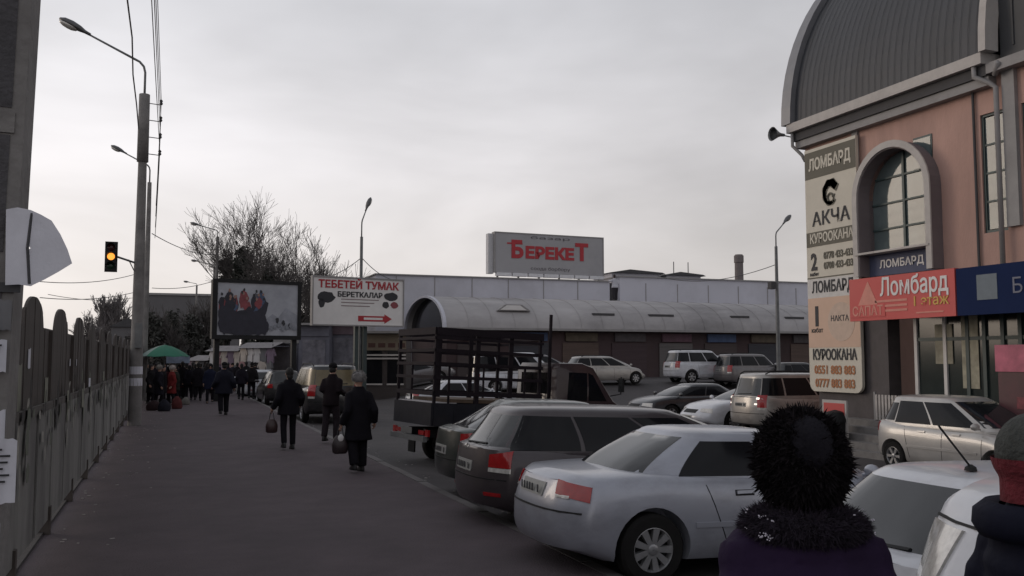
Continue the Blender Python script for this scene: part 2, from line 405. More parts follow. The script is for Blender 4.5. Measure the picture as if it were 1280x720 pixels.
        for sx_, sx2 in sp['seams']:
            q = patch(bv[:1], quadP((sx_-.005, 0, hb+.1), (sx_+.005, 0, hb+.1), (sx2+.005, 0, zb_-.03), (sx2-.005, 0, zb_-.03)), 1, 10, (0, -sy, 0), .002, .004); add('door_seam', q, M_black)
        add('side_moulding', patch(bv[:1], quadP((xw[0]+R+.1, 0, .50), (xw[1]-R-.1, 0, .50), (xw[1]-R-.1, 0, .545), (xw[0]+R+.1, 0, .545)), 12, 1, (0, -sy, 0), .012, .01), col if sp.get('mould', 1) else M_black)
        mx = sp['cab'][3]-.32; mm = MB(); mm.ell((mx, sy*(wb+.10), zb_+.08), (.06, .10, .065), 10, 6); mm.tube([(mx, sy*(wb-.02), zb_+.03), (mx, sy*(wb+.05), zb_+.05)], .02, 6)
        add('mirror', mm, col)
    # ---- screens
    for (nm, fr, dx) in (('windscreen', sp['wind'], -1), ('rear_window', sp['rear'], 1)):
        g0, t0, t1 = fr
        def P(u, v, dx=dx, g0=g0, t0=t0, t1=t1):
            t = lerp(t0, t1, v); a, b, w, z = slc(t); return (0, lerp(-1, 1, u)*g0*w*(1-.02*v), z)
        add(nm, patch([bv[1]], P, 12, 6, (dx, 0, 0), .006, .012, 4), glass or M_rglass)
    if sp.get('wiper'):
        q = patch([bv[1]], quadP((0, -.35, slc(.16)[3]), (0, .25, slc(.12)[3]), (0, .25, slc(.15)[3]), (0, -.35, slc(.19)[3])), 6, 1, (1, 0, 0), .02, .01, 4); add('wiper', q, M_black)
    # ---- lamps: corner lamps cast on the diagonal, the rest straight
    for end, items in ((-1, sp['tailp']), (1, sp['nosep'])):
        for it in items:
            kind, nm, m = it[0], it[1], it[2]
            for sy in ((-1, 1) if kind != 'c' else (1,)):
                if kind == 'w':      # wrap lamp
                    ph = radians(it[3]); u0, u1, z00, z01, z10, z11 = it[4:10]
                    d = Vector((-end*cos(ph), -sy*sin(ph), 0)); e_ = Vector((-end*sin(ph), sy*cos(ph), 0))*-1
                    c = Vector((end*(L_/2-.04), sy*(W/2-.04), 0))
                    a = c+e_*u0; b = c+e_*u1
                    q = quadP(a+Vector((0, 0, z00)), b+Vector((0, 0, z10)), b+Vector((0, 0, z11)), a+Vector((0, 0, z01)))
                    add(nm, patch(bv, q, 10, 5, d, .012, .012), m)
                else:                # y0,y1,z0,z1 straight
                    y0, y1, z0, z1 = it[3:7]; yy0, yy1 = (y0, y1) if kind == 'c' else (sy*y0, sy*y1)
                    top = it[7] if len(it) > 7 else 1
                    ym = (yy0+yy1)/2
                    q = quadP((0, yy0, z0), (0, yy1, z0), (0, lerp(ym, yy1, top), z1), (0, lerp(ym, yy0, top), z1))
                    ob = add(nm, patch(bv, q, 8, 4, (-end, 0, 0), it[8] if len(it) > 8 else .01, .012, 4), m)
                    if nm == 'number_plate' and ob:
                        x_ = min(v.co.x for v in ob.data.vertices) if end < 0 else max(v.co.x for v in ob.data.vertices)
                        im = MB(); rr = random.Random(len(label))
                        for k in range(7):
                            yk = lerp(y0, y1, .12+.76*k/6); im.b2((x_-.002*(-end)-.0, yk-.018, z0+.025), (x_+end*.004, yk+.018, z1-.025)) if k != 1 else None
                        im.build('plate_characters', M_ink, ob)
    # roof extras
    if sp.get('rails'):
        for sy in (-1, 1):
            rr = MB(); a, b, w, z = slc(1); rr.tube([(a+.15, sy*w*.86, z+.02), (a+.3, sy*w*.88, z+.085), (b-.35, sy*w*.88, z+.085), (b-.15, sy*w*.86, z+.02)], .018, 6); add('roof_rail', rr, M_black)
    if sp.get('antenna'):
        a, b, w, z = slc(1); rr = MB(); rr.lathe([(.035, 0), (.03, .02), (.008, .035)], c=(a+.25, -.1, z+.05), n=10, caps=True); rr.tube([(a+.25, -.1, z+.07), (a+.02, -.1, z+.30)], .006, 5); add('antenna', rr, M_black)
    if sp.get('spoiler'):
        x, z, w = sp['spoiler']; rr = MB(); rr.b2((x-.10, -w, z), (x+.16, w, z+.028)); add('spoiler', rr, col)
    if sp.get('lip'):
        zt_, y_ = sp['lip']; add('boot_lip', patch(bv[:1], quadP((-L_/2+.17, -y_, zt_), (-L_/2+.17, y_, zt_), (-L_/2+.07, y_, zt_), (-L_/2+.07, -y_, zt_)), 10, 2, (0, 0, -1), .03, .02), col)
    if sp.get('spare'):
        rr = MB(); rr.lathe([(.001, -.02), (.3, -.02), (.33, -.0), (.33, -.17), (.29, -.2), (.001, -.2)], c=(-L_/2+.02, 0.1, .95), n=26, axis='x'); add('spare_wheel_cover', rr, col)
    # ---- wheels
    tm, rmm, bk = wheel_mesh(R, .2, sp.get('spokes', 8), rim != 'none')
    tm.materials.append(M_tyre); rmm.materials.append(M_rim if rim == 'alloy' else M_steel); bk.materials.append(M_black)
    for q in (tm, rmm): q.shade_smooth(); q.set_sharp_from_angle(angle=radians(35))
    for x in xw:
        for sy in (-1, 1):
            wo = link('wheel', tm, None, root, loc=(x, sy*(W/2-.115), R), rz=0 if sy < 0 else pi)
            link('rim', rmm, None, wo); link('brake_disc', bk, None, wo)
    return root

# x forward, origin on the ground at mid length
SEDAN = dict(L=4.72, W=1.76, H=1.42, R=.315, xw=(-1.49, 1.22), spokes=9, tail=.045, nose=.07,
    prof=[(-2.36, .86), (-2.28, .925), (-1.5, .96), (-.9, .955), (.9, .93), (1.3, .90), (1.9, .80), (2.25, .70), (2.36, .60)],
    cab=(-1.70, -1.02, .25, 1.20, .90, 1.285), wb=.90, wr=.66, cr=1.3, curve=1.3,
    win=[(.17, .52, .10, .88), (.54, .90, .10, .88)], wind=(.86, .10, .93), rear=(.80, .12, .95), wiper=0,
    handles=(-.55, .35), hz=.80, seams=[(-.72, -.95), (.10, .12), (1.02, 1.02)], spoiler=None,
    tailp=[('w', 'tail_light', M_redlamp, 40, -.11, .26, .72, .85, .765, .885),
           ('w', 'reversing_light', M_clearlamp, 40, .10, .25, .735, .762, .738, .762), ('c', 'number_plate', M_plate, -.26, .26, .72, .84),
           ('c', 'bumper_seam', M_black, -.74, .74, .615, .63)],
    nosep=[('w', 'headlight', M_clearlamp, 40, -.22, .18, .56, .70, .60, .69), ('c', 'grille', M_black, -.34, .34, .56, .66), ('c', 'number_plate', M_plate, -.26, .26, .38, .49), ('c', 'lower_grille', M_black, -.5, .5, .28, .36)])
VAN = dict(L=4.85, W=1.80, H=1.58, R=.32, xw=(-1.38, 1.45), spokes=7, tail=.02, nose=.10,
    prof=[(-2.42, .93), (-2.3, .97), (-1.0, .95), (1.0, .90), (1.5, .86), (2.1, .75), (2.42, .6)],
    cab=(-2.36, -1.98, .25, 1.62, .90, 1.38), wb=.94, wr=.74, cr=.8, curve=1.1,
    win=[(.05, .27, .08, .88), (.285, .575, .08, .88), (.595, .86, .08, .88)], wind=(.86, .10, .93), rear=(.82, .06, .86), wiper=1,
    handles=(-.35, .5), hz=.86, seams=[(-.85, -.85), (.18, .18), (1.12, 1.12)], hc=1, mould=1,
    tailp=[('w', 'tail_light', M_redlamp, 44, -.15, .14, .74, .93, .74, .88), ('w', 'reversing_light', M_clearlamp, 44, -.15, .14, .685, .735, .69, .735),
           ('c', 'number_plate', M_plate, -.26, .26, .66, .78), ('c', 'badge', M_chrome, -.06, .06, .9, .95), ('c', 'bumper_seam', M_black, -.8, .8, .60, .613), ('s', 'reflector', M_redlamp, .55, .75, .42, .46)],
    nosep=[('w', 'headlight', M_clearlamp, 40, -.24, .18, .60, .74, .62, .72), ('c', 'grille', M_black, -.4, .4, .56, .68), ('c', 'number_plate', M_plate, -.26, .26, .38, .49)])
HATCH = dict(L=3.85, W=1.68, H=1.50, R=.29, xw=(-1.2, 1.25), spokes=6, tail=.02, nose=.08,
    prof=[(-1.92, .95), (-1.8, .99), (-.8, .96), (.8, .90), (1.1, .86), (1.6, .74), (1.92, .58)],
    cab=(-1.86, -1.56, .12, 1.20, .92, 1.44), wb=.93, wr=.68, cr=.8, curve=1.1,
    win=[(.06, .20, .14, .80), (.215, .53, .08, .88), (.55, .88, .08, .88)], wind=(.86, .10, .93), rear=(.8, .06, .85), wiper=1,
    handles=(-.45, .38), hz=.82, seams=[(-.75, -.9), (.05, .05), (.95, .95)],
    tailp=[('w', 'tail_light', M_redlamp, 42, -.12, .12, .76, .95, .76, .93), ('c', 'number_plate', M_plate, -.26, .26, .62, .74), ('c', 'bumper_seam', M_black, -.7, .7, .55, .565)],
    nosep=[('w', 'headlight', M_clearlamp, 42, -.26, .16, .56, .72, .58, .70), ('c', 'grille', M_black, -.3, .3, .5, .6), ('c', 'number_plate', M_plate, -.26, .26, .36, .47)])
SUV = dict(L=4.70, W=1.85, H=1.86, R=.37, xw=(-1.35, 1.42), zb=.30, spokes=6, tail=.02, nose=.04, crown=.8,
    prof=[(-2.35, 1.12), (-2.2, 1.17), (-.8, 1.16), (1.1, 1.12), (1.3, 1.10), (2.0, 1.03), (2.35, .86)],
    cab=(-2.27, -2.05, .25, .95, 1.12, 1.76), wb=.94, wr=.76, cr=.8,
    win=[(.045, .25, .10, .86), (.27, .59, .10, .86), (.61, .92, .10, .86)], wind=(.88, .10, .93), rear=(.82, .08, .84), wiper=1, rails=1,
    handles=(-.45, .45), hz=1.0, seams=[(-.85, -.95), (.1, .1), (.98, .98)], mould=1,
    tailp=[('w', 'tail_light', M_redlamp, 40, -.13, .13, .86, 1.20, .86, 1.20), ('w', 'reversing_light', M_clearlamp, 40, -.10, .12, .79, .85, .79, .85), ('s', 'emissive_spot', M_emis, .60, .68, 1.08, 1.14), ('s', 'emissive_spot', M_emis, .56, .63, .93, .97), ('c', 'number_plate', M_plate, -.26, .26, .86, .98), ('c', 'bumper_seam', M_black, -.8, .8, .68, .695)],  # two small emissive spots on each side of the tail
    nosep=[('w', 'headlight', M_clearlamp, 40, -.22, .17, .80, .98, .80, .98), ('c', 'grille', M_black, -.42, .42, .80, .98), ('c', 'number_plate', M_plate, -.26, .26, .56, .67)])
P_silver = paint('silver_car_paint', (.34, .35, .40), .35, .34, .2); P_van = paint('dark_mauve_paint', (.050, .040, .045), .35, .38, .1)
P_dark = paint('black_car_paint', (.018, .018, .02), .2, .3); P_dgreen = paint('dark_green_paint', (.03, .038, .034), .3, .34)
P_white = paint('white_car_paint', (.55, .56, .60), 0, .35, .2); P_champ = paint('champagne_silver_paint', (.36, .34, .32), .4, .36)
P_grey = paint('grey_car_paint', (.15, .14, .145), .35, .36); P_hatch = paint('pearl_silver_paint', (.46, .44, .42), .25, .34, .15)
P_maroon = paint('maroon_truck_paint', (.022, .007, .010), .0, .6, dirt=-.1)
def park(nm, sp, col, X, Y, heading, label, cat, **k):
    """X, Y: middle of the tail (front=False) or of the nose (front=True) on the ground"""
    h = radians(heading); front = k.pop('front', False); s_ = -1 if front else 1
    cx_, cy_ = X+s_*cos(h)*sp['L']/2, Y+s_*sin(h)*sp['L']/2
    zt, zn = lot_z(cx_-cos(h)*1.3, cy_-sin(h)*1.3), lot_z(cx_+cos(h)*1.3, cy_+sin(h)*1.3)
    return make_car(nm, sp, col, (cx_, cy_, (zt+zn)/2), h, label, cat, pitch=-math.atan2(zn-zt, 2.6), **k)
def variant(b, **k): d = dict(b); d.update(k); return d
park('parked_sedan', SEDAN, P_silver, 3.16, 8.15, 0, 'silver sedan with alloy wheels and red tail lights, nearest car backed up to the kerb', 'car')
park('parked_minivan', VAN, P_van, 3.30, 10.6, 0, 'dark dusty minivan with black side glass parked behind the silver sedan', 'car')
HATCH2 = variant(HATCH, L=4.1, prof=[(-2.05, .95), (-1.9, 1.0), (-.8, .98), (.8, .93), (1.1, .88), (1.7, .76), (2.05, .6)], cab=(-1.98, -1.15, .2, 1.25, .93, 1.36))
park('parked_hatchback', HATCH2, P_dgreen, 3.70, 13.0, 0, 'dark green hatchback with pale rear window between the minivan and the cattle truck', 'car')
VAN_N = variant(VAN, L=4.6, prof=[(-2.3, .95), (-2.2, .99), (-1.0, .97), (1.0, .93), (1.5, .9), (2.0, .8), (2.3, .62)], cab=(-2.2, -1.62, .45, 1.4, .93, 1.32), antenna=1, wr=.68,
                tailp=[('c', 'tail_garnish', M_black, -.84, .84, .70, .90), ('w', 'tail_light', M_redlamp, 44, -.12, .12, .72, .86, .72, .86), ('s', 'painted_glint', M_emis, .70, .76, .76, .81), ('c', 'bumper_seam', M_black, -.8, .8, .56, .573)],  # glint: a reflection on the tail lamp drawn as a glowing patch
                rear=(.86, .05, .93), win=[(.16, .33, .12, .85), (.35, .6, .08, .88), (.62, .88, .08, .88)])
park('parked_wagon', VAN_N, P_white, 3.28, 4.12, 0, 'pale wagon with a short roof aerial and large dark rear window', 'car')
SUV_DARK = variant(SUV, tailp=[i_ for i_ in SUV['tailp'] if i_[1] != 'emissive_spot'])
BIG = variant(SUV_DARK, L=4.75, nose=.10, prof=[(-2.37, 1.3), (-2.2, 1.35), (-.8, 1.4), (1.0, 1.52), (1.4, 1.50), (1.9, 1.44), (2.2, 1.38), (2.37, 1.30)],
    cab=(-2.27, -2.05, -.1, .85, 1.44, 1.95), rails=0,
    nosep=[('w', 'headlight', M_clearlamp, 34, -.16, .20, .90, 1.27, .96, 1.27), ('w', 'indicator', mat('blue_grey_lens', (.08, .10, .16), .25, 0, .1, 20), 34, -.24, -.175, .98, 1.25, .94, 1.26), ('c', 'grille', M_black, -.36, .36, .94, 1.12), ('c', 'number_plate', M_plate, -.26, .26, .56, .67),
           ('c', 'bonnet_seam', M_black, -.80, .80, 1.285, 1.296)])
park('parked_suv', BIG, P_white, 2.8, 2.45, 180, 'white high-bonneted car facing the kerb with a large clear headlight', 'car', front=True)
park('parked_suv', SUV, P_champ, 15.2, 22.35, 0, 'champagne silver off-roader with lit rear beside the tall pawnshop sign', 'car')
park('parked_sedan', SEDAN, P_white, 15.0, 24.9, 180, 'white sedan nosing out just left of the silver off-roader', 'car', front=True)
SED2 = variant(SEDAN, spokes=6)
park('parked_sedan', SED2, paint('dark_silver_paint', (.035, .035, .04), .4, .33), 15.0, 28.6, 180, 'dark sedan with pale bonnet, beyond the white sedan', 'car', front=True)
park('parked_hatchback', variant(HATCH, antenna=0), P_hatch, 14.35, 15.4, -90, 'pearl silver hatchback parked in front of the pawnshop entrance', 'car')
# far row on the terrace before the market hall
def far_car(nm, sp, col, px, py_, d, heading, label, **k):
    p = atd(px, py_, d); park(nm, sp, col, p.x, p.y, heading, label, 'car', **k)
WAG = variant(VAN, L=4.5, H=1.5, prof=[(-2.25, .95), (-2.1, .99), (-1.0, .97), (1.0, .93), (1.4, .88), (1.95, .78), (2.25, .6)], cab=(-2.15, -1.7, .3, 1.45, .93, 1.42), rails=1)
far_car('parked_wagon', WAG, P_grey and P_champ, 706, 470, 48, 0, 'silver wagon with roof rails, leftmost in the far row before the market hall')
far_car('parked_suv', SUV_DARK, P_white, 834, 470, 50, 0, 'white off-roader with its tail to the left in the far row before the market hall')
far_car('parked_minivan', VAN, P_white, 862, 468, 56, 0, 'white minivan showing only its roof behind the white off-roader')
far_car('parked_suv', SUV_DARK, P_grey, 898, 470, 49, 0, 'grey off-roader right of the white one in the far row')
far_car('parked_hatchback', HATCH, P_dark, 966, 470, 49, 0, 'black hatchback at the right end of the far row, by the lamp post')
far_car('parked_sedan', SED2, P_dark, 938, 470, 38, 0, 'low black sedan in the shade behind the silver off-roader')
far_car('parked_van', variant(VAN, H=1.9, cab=(-2.36, -2.2, .9, 1.8, .96, 1.85)), P_white, 586, 480, 44, 0, 'white van seen through the side rack of the truck')
far_car('parked_sedan', SED2, P_white, 508, 500, 36, 0, 'white sedan seen low through the rear rack of the truck')
far_car('parked_hatchback', HATCH, P_grey, 640, 480, 52, 0, 'small grey car between the truck cab and the silver wagon')
far_car('parked_sedan', SED2, P_grey, 470, 485, 52, 0, 'grey sedan before the ochre kiosk')
M_goldrefl = mat('gold_reflection_glass', (.15, .12, .07), .25, .1, .2, 3, spec=.4)  # the window reflection is put into the glass colour as dull gold
p = atd(412, 520, 29)
park('parked_wagon', variant(SUV_DARK, H=1.75, wr=.8), P_dark, 4.85, 28.4, 92, 'black off-roader with a bronze reflection in its rear window, parked along the kerb', 'car', glass=M_goldrefl)
park('parked_hatchback', HATCH, P_dark, 4.7, 40.0, 92, 'black hatchback further up the kerb beyond the black off-roader', 'car')
park('parked_minivan', VAN, P_white, 4.5, 47.5, 93, 'white minivan farthest up the kerb by the crowd', 'car')

# ================================================================== CATTLE TRUCK
def make_truck(loc, rz, pitch):
    t = empty('flatbed_truck', loc, label='small dark flatbed truck with a tall barred rack over its bed', cat='truck', rot=(0, pitch, rz))
    W = 1.78
    m = MB(); m.b2((0, -W/2, .80), (2.65, W/2, .88)); m.b2((.1, -.4, .55), (4.3, -.3, .72)); m.b2((.1, .3, .55), (4.3, .4, .72)); m.build('chassis', M_black, t)
    M_bed = mat('dark_blue_truck_bed', (.016, .016, .022), .75, 0, .25, 5, dirt=.35, dcol=(.035, .03, .028), spec=.2)
    m = MB(); m.b2((-.03, -W/2, .80), (.02, W/2, 1.22))
    m.build('tailgate', M_bed, t)
    for sy in (-1, 1):
        m = MB(); m.b2((.022, sy*(W/2-.02), .80), (2.65, sy*(W/2+.012), 1.22))
        for x in (.45, .9, 1.35, 1.8, 2.25): m.b2((x-.02, sy*(W/2+.013), .81), (x+.02, sy*(W/2+.026), 1.21))
        m.build('side_board', M_bed, t)
    m = MB(); m.b2((.03, -W/2+.03, 1.221), (.5, W/2-.03, 1.235)); m.build('bed_sheet', mat('pale_sheet', (.35, .34, .36), .7), t)
    # rack: each post and each rail its own part
    zt, zb = 2.62, 1.22
    for x in (0.03, .90, 1.62, 2.28):
        for sy in (-1, 1):
            m = MB(); w_ = .09 if x in (.90, 1.62) else .055
            m.b2((x-w_/2, sy*(W/2-.05), zb), (x+w_/2, sy*(W/2), zt)); m.build('rack_post', M_rail, t)
    for x in (.12+.2, 1.95):
        for sy in (-1, 1):
            m = MB(); m.b2((x-.02, sy*(W/2-.035), zb), (x+.02, sy*(W/2-.012), zb+.75)); m.build('rack_post', M_rail, t)
    for z, h in ((2.56, .13), (2.43, .05), (2.20, .06), (1.95, .06), (1.70, .06), (1.40, .08)):
        for sy in (-1, 1):
            m = MB(); m.b2((.03, sy*(W/2+.002), z-h/2), (2.31, sy*(W/2+.03), z+h/2)); m.build('rack_rail', M_rail, t)
        for x in (-.015, 2.315):
            m = MB(); m.b2((x, -W/2, z-h/2), (x+.03, W/2, z+h/2)); m.build('rack_rail', M_rail, t)
    m = MB(); m.b2((.35, -W/2+.05, 1.235), (2.2, W/2-.05, 1.30)); m.build('bed_floor', M_wood, t)
    # cab
    c = MB(); prof = [(2.72, .62), (2.72, 1.95), (2.80, 2.08), (3.35, 2.10), (3.62, 2.02), (4.10, 1.35), (4.32, 1.22), (4.42, .95), (4.42, .50), (3.95, .45), (2.9, .5)]
    rings = []
    for y, k in ((-W/2+.03, .94), (-W/2+.005, .985), (-W/2+.06, 1.0)): pass
    cx_, cz_ = 3.5, 1.25
    for y, k in ((-.86, .95), (-.845, .98), (-.80, 1.0), (.80, 1.0), (.845, .98), (.86, .95)):
        tum = 1
        rings.append([Vector((cx_+(a-cx_)*k, y*(1-.10*max(0, (b-1.3)/.8)), cz_+(b-cz_)*k)) for a, b in prof])
    c.loft(rings); me = c.mesh(); link('cab', me, P_maroon, t, smooth=radians(35))
    bv = [BVHTree.FromPolygons([v.co.copy() for v in me.vertices], [tuple(q.vertices) for q in me.polygons])]
    for sy in (-1, 1):
        patch(bv, quadP((2.98, 0, 1.34), (3.45, 0, 1.34), (3.45, 0, 1.90), (3.02, 0, 1.90)), 4, 4, (0, -sy, 0), .006).build('window', M_glass, t)
        patch(bv, quadP((3.49, 0, 1.34), (3.92, 0, 1.34), (3.60, 0, 1.86), (3.49, 0, 1.90)), 4, 4, (0, -sy, 0), .006).build('window', M_glass, t)
        patch(bv, quadP((2.98, 0, 1.10), (3.12, 0, 1.10), (3.12, 0, 1.13), (2.98, 0, 1.13)), 4, 2, (0, -sy, 0), .02).build('door_handle', M_chrome, t)
        m = MB(); m.tube([(4.0, sy*.86, 1.45), (4.15, sy*1.02, 1.5), (4.15, sy*1.02, 1.85)], .015, 6); m.box((4.15, sy*1.03, 1.68), (.05, .14, .28)); m.build('mirror', M_black, t)
        m = MB(); m.b2((-.06, sy*.55-.12, .62), (-.02, sy*.55+.12, .70)); m.build('tail_light', M_redlamp, t)
        m = MB(); m.b2((-.05, sy*.78-.07, .60), (-.01, sy*.78+.07, .72)); m.build('indicator', M_redlamp, t)
        m = MB(); m.b2((.3, sy*.86, .2), (.33, sy*.55, .62)); m.build('mud_flap', M_black, t)
    patch(bv, quadP((0, -.68, 1.38), (0, .68, 1.38), (0, .62, 1.98), (0, -.62, 1.98)), 8, 5, (-1, 0, 0), .006, .012, 6).build('windscreen', M_glass, t)
    patch(bv, quadP((0, -.60, 1.45), (0, .60, 1.45), (0, .58, 1.88), (0, -.58, 1.88)), 8, 5, (1, 0, 0), .006, .012, 6).build('rear_window', M_glass, t)
    m = MB(); m.b2((-.12, -.80, .50), (-.04, .80, .60)); m.b2((-.04, -.36, .5), (.2, -.30, .6)); m.b2((-.04, .30, .5), (.2, .36, .6)); m.build('rear_bumper', M_metal, t)
    m = MB(); m.b2((-.125, -.26, .62), (-.115, .26, .74)); m.build('number_plate', mat('dirty_plate', (.12, .12, .12), .7), t)
    m = MB(); m.tube([(2.70, -.55, .9), (2.70, -.55, 3.05)], .035, 8); m.build('exhaust_stack', M_rail, t)
    tm, rmm, bk = wheel_mesh(.36, .24, 5, True); tm.materials.append(M_tyre); rmm.materials.append(M_steel)
    for x in (.95, 3.55):
        for sy in (-1, 1):
            wo = link('wheel', tm, None, t, loc=(x, sy*.76, .36), rz=0 if sy < 0 else pi); link('rim', rmm, None, wo)
    m = MB(); m.tube([(.95, -.7, .36), (.95, .7, .36)], .06); m.tube([(3.55, -.7, .36), (3.55, .7, .36)], .05); m.build('axles', M_black, t)
    return t
make_truck((4.38, 17.35, -.14), radians(9), radians(2.6))

# ================================================================== PAWNSHOP BUILDING (facade on X = 16.2, corner at Y = 20.5)
FX, FY = 16.2, 20.5
def fac(px, py_): return atx(px, py_, FX)
M_stucco = mat('pink_stucco', (.46, .29, .245), .9, 0, .14, 1.6, bump=.4, bscale=30, dirt=.55, dcol=(.27, .18, .16), stretch=(1, 1, .3))
M_roofm = mat('dark_roof_sheet', (.050, .053, .062), .6, .05, .12, 1.5, dirt=.55, dcol=(.035, .036, .04), stretch=(1, 2.5, .4))
M_trim = mat('cream_trim', (.46, .43, .41), .7, 0, .1, 4, dirt=.3, dcol=(.2, .19, .18))
M_gtrim = mat('grey_trim', (.27, .26, .26), .7, 0, .1, 4, dirt=.3, dcol=(.14, .13, .13))
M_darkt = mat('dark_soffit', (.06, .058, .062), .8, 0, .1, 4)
M_teal = mat('teal_frame', (.035, .06, .062), .5, 0, .12, 4)
M_brown = mat('dark_mullion', (.05, .035, .04), .6, 0, .12, 4)
bld = empty('pawnshop_building', (FX, FY, 0), label='pink two-storey building with an arched window and dark barrel roof', cat='building')
def B(m_, nm, mt, smooth=False, par=None, **k):    # geometry given in world coordinates, stored relative to the building
    m_.v = [(a-FX, b-FY, c) for a, b, c in m_.v]
    return m_.build(nm, mt, par or bld, smooth, **k)
ZE = 8.05                                       # eave
Yend = 4.0                                      # facade runs on past the frame
a0 = fac(1088, 300).y; a1 = fac(1172, 300).y    # arch opening jambs (a0 far, a1 near)
ac = (a0+a1)/2; ar = abs(a0-a1)/2
zs_, zsill = fac(1130, 186).z - ar, 4.55
def arch_pts(y_c, r, zb_, zsp, n=18):
    return [(y_c-r, zb_)] + [(y_c-r*cos(pi*k/n), zsp+r*sin(pi*k/n)) for k in range(n+1)] + [(y_c+r, zb_)]
# upper wall with the arch cut through it, strips either side and a spandrel over the arch
w = MB()
ZG = 3.55
def strip(y0, y1, z0, z1, d=.35, x0=FX): return w.b2((x0, min(y0, y1), z0), (x0+d, max(y0, y1), z1))
w1 = fac(1227, 200).y; w2 = fac(1257, 200).y; wz0, wz1 = 4.55, fac(1240, 140).z
strip(FY, ac+ar, ZG, ZE); strip(ac-ar, w1, ZG, ZE); strip(w1, w2, wz1, ZE); strip(w1, w2, ZG, wz0)
wa2, wb2 = w2-.42, w2-1.2
strip(w2, wa2, ZG, ZE); strip(wa2, wb2, wz1, ZE); strip(wa2, wb2, ZG, wz0); strip(wb2, Yend, ZG, ZE)
n = 18; sp_ = []
for k in range(n):
    y0_, z0_ = ac-ar*cos(pi*k/n), zs_+ar*sin(pi*k/n); y1_, z1_ = ac-ar*cos(pi*(k+1)/n), zs_+ar*sin(pi*(k+1)/n)
    w.loft([[Vector((x_, y0_, z0_)), Vector((x_, y1_, z1_)), Vector((x_, y1_, ZE)), Vector((x_, y0_, ZE))] for x_ in (FX, FX+.35)])
strip(ac-ar, ac+ar, ZG, 3.9)
B(w, 'wall', M_stucco)
w = MB(); w.b2((FX+.35, FY-.35, -.4), (FX+12, FY-.001, ZE)); B(w, 'end_wall', M_stucco)
# arch hood: deep box round the opening
h = MB(); o_, i_ = arch_pts(ac, ar+.16, 3.9, zs_), arch_pts(ac, ar, 3.9, zs_)
for (p0, p1, q0, q1) in zip(o_, o_[1:], i_, i_[1:]):
    h.loft([[Vector((x_, *p0)), Vector((x_, *p1)), Vector((x_, *q1)), Vector((x_, *q0))] for x_ in (FX-.34, FX+.30)])
B(h, 'arch_surround', mat('mauve_trim', (.17, .14, .145), .8, 0, .12, 2))
q = MB(); pw0, pw1 = fac(1142, 175), fac(1166, 190); q.b2((FX-.02, pw1.y, pw1.z-.3), (FX-.005, pw0.y, fac(1154, 170).z)); wfr = B(q, 'window_frame', M_teal)
q = MB(); q.b2((FX-.026, pw1.y+.04, pw1.z-.3), (FX-.0205, pw0.y, fac(1154, 170).z-.05)); B(q, 'pane', M_bglass, par=wfr)
h = MB(); 
for (p0, p1, q0, q1) in zip(arch_pts(ac, ar+.19, 3.9, zs_), arch_pts(ac, ar+.19, 3.9, zs_)[1:], arch_pts(ac, ar+.03, 3.9, zs_), arch_pts(ac, ar+.03, 3.9, zs_)[1:]):
    h.loft([[Vector((x_, *p0)), Vector((x_, *p1)), Vector((x_, *q1)), Vector((x_, *q0))] for x_ in (FX-.38, FX-.341)])
B(h, 'arch_edge', M_trim)
# arched window: panes, mullion, transoms
win = MB(); fr_x = FX+.12
m_ = MB(); m_.b2((fr_x-.05, ac-.035, 4.4), (fr_x+.02, ac+.035, zs_+ar*.97)); winf = B(m_, 'arched_window', M_teal)
zrows = [4.42]; 
while zrows[-1] < zs_+ar*.75: zrows.append(zrows[-1]+.62)
for z in zrows[1:]:
    hw = ar*.985 if z < zs_ else sqrt(max(.01, (ar*.985)**2-(z-zs_)**2))
    q = MB(); q.b2((fr_x-.045, ac-hw, z-.022), (fr_x+.015, ac+hw, z+.022)); B(q, 'transom', M_teal, par=winf)
ends = zrows+[zs_+ar]
for sy in (-1, 1):
    for za, zb2 in zip(ends, ends[1:]):
        K = 6; q = MB(); pts = []
        for k in range(K+1):
            z = lerp(za+.022, zb2-.022, k/K); hw = ar if z < zs_ else sqrt(max(.0, ar**2-(z-zs_)**2)); pts.append((max(.04, hw-.005), z))
        poly = [(ac+sy*.035, pts[0][1])] + [(ac+sy*a, z) for a, z in pts] + [(ac+sy*.035, pts[-1][1])]
        tilt = random.Random(int(za*100)+sy).uniform(-.006, .006)
        q.loft([[Vector((fr_x-.004+tilt*(u-ac), u, v)) for u, v in poly], [Vector((fr_x+.004, u, v)) for u, v in poly]]); B(q, 'pane', M_bglass, par=winf)
q = MB(); q.b2((FX-.05, ac-ar+.004, 3.9), (FX+.2, ac+ar-.004, 4.42)); sb = B(q, 'sign_board', mat('purple_banner', (.07, .08, .14), .7))
text('ЛОМБАРД', .26, M_white, sb, (-.062, ac-FY, 4.16), (pi/2, 0, -pi/2), .02, width=1.4)
q = MB(); q.b2((FX-.40, ac-ar-.12, 4.42), (FX+.02, ac+ar+.12, 4.47)); B(q, 'window_ledge', M_trim)
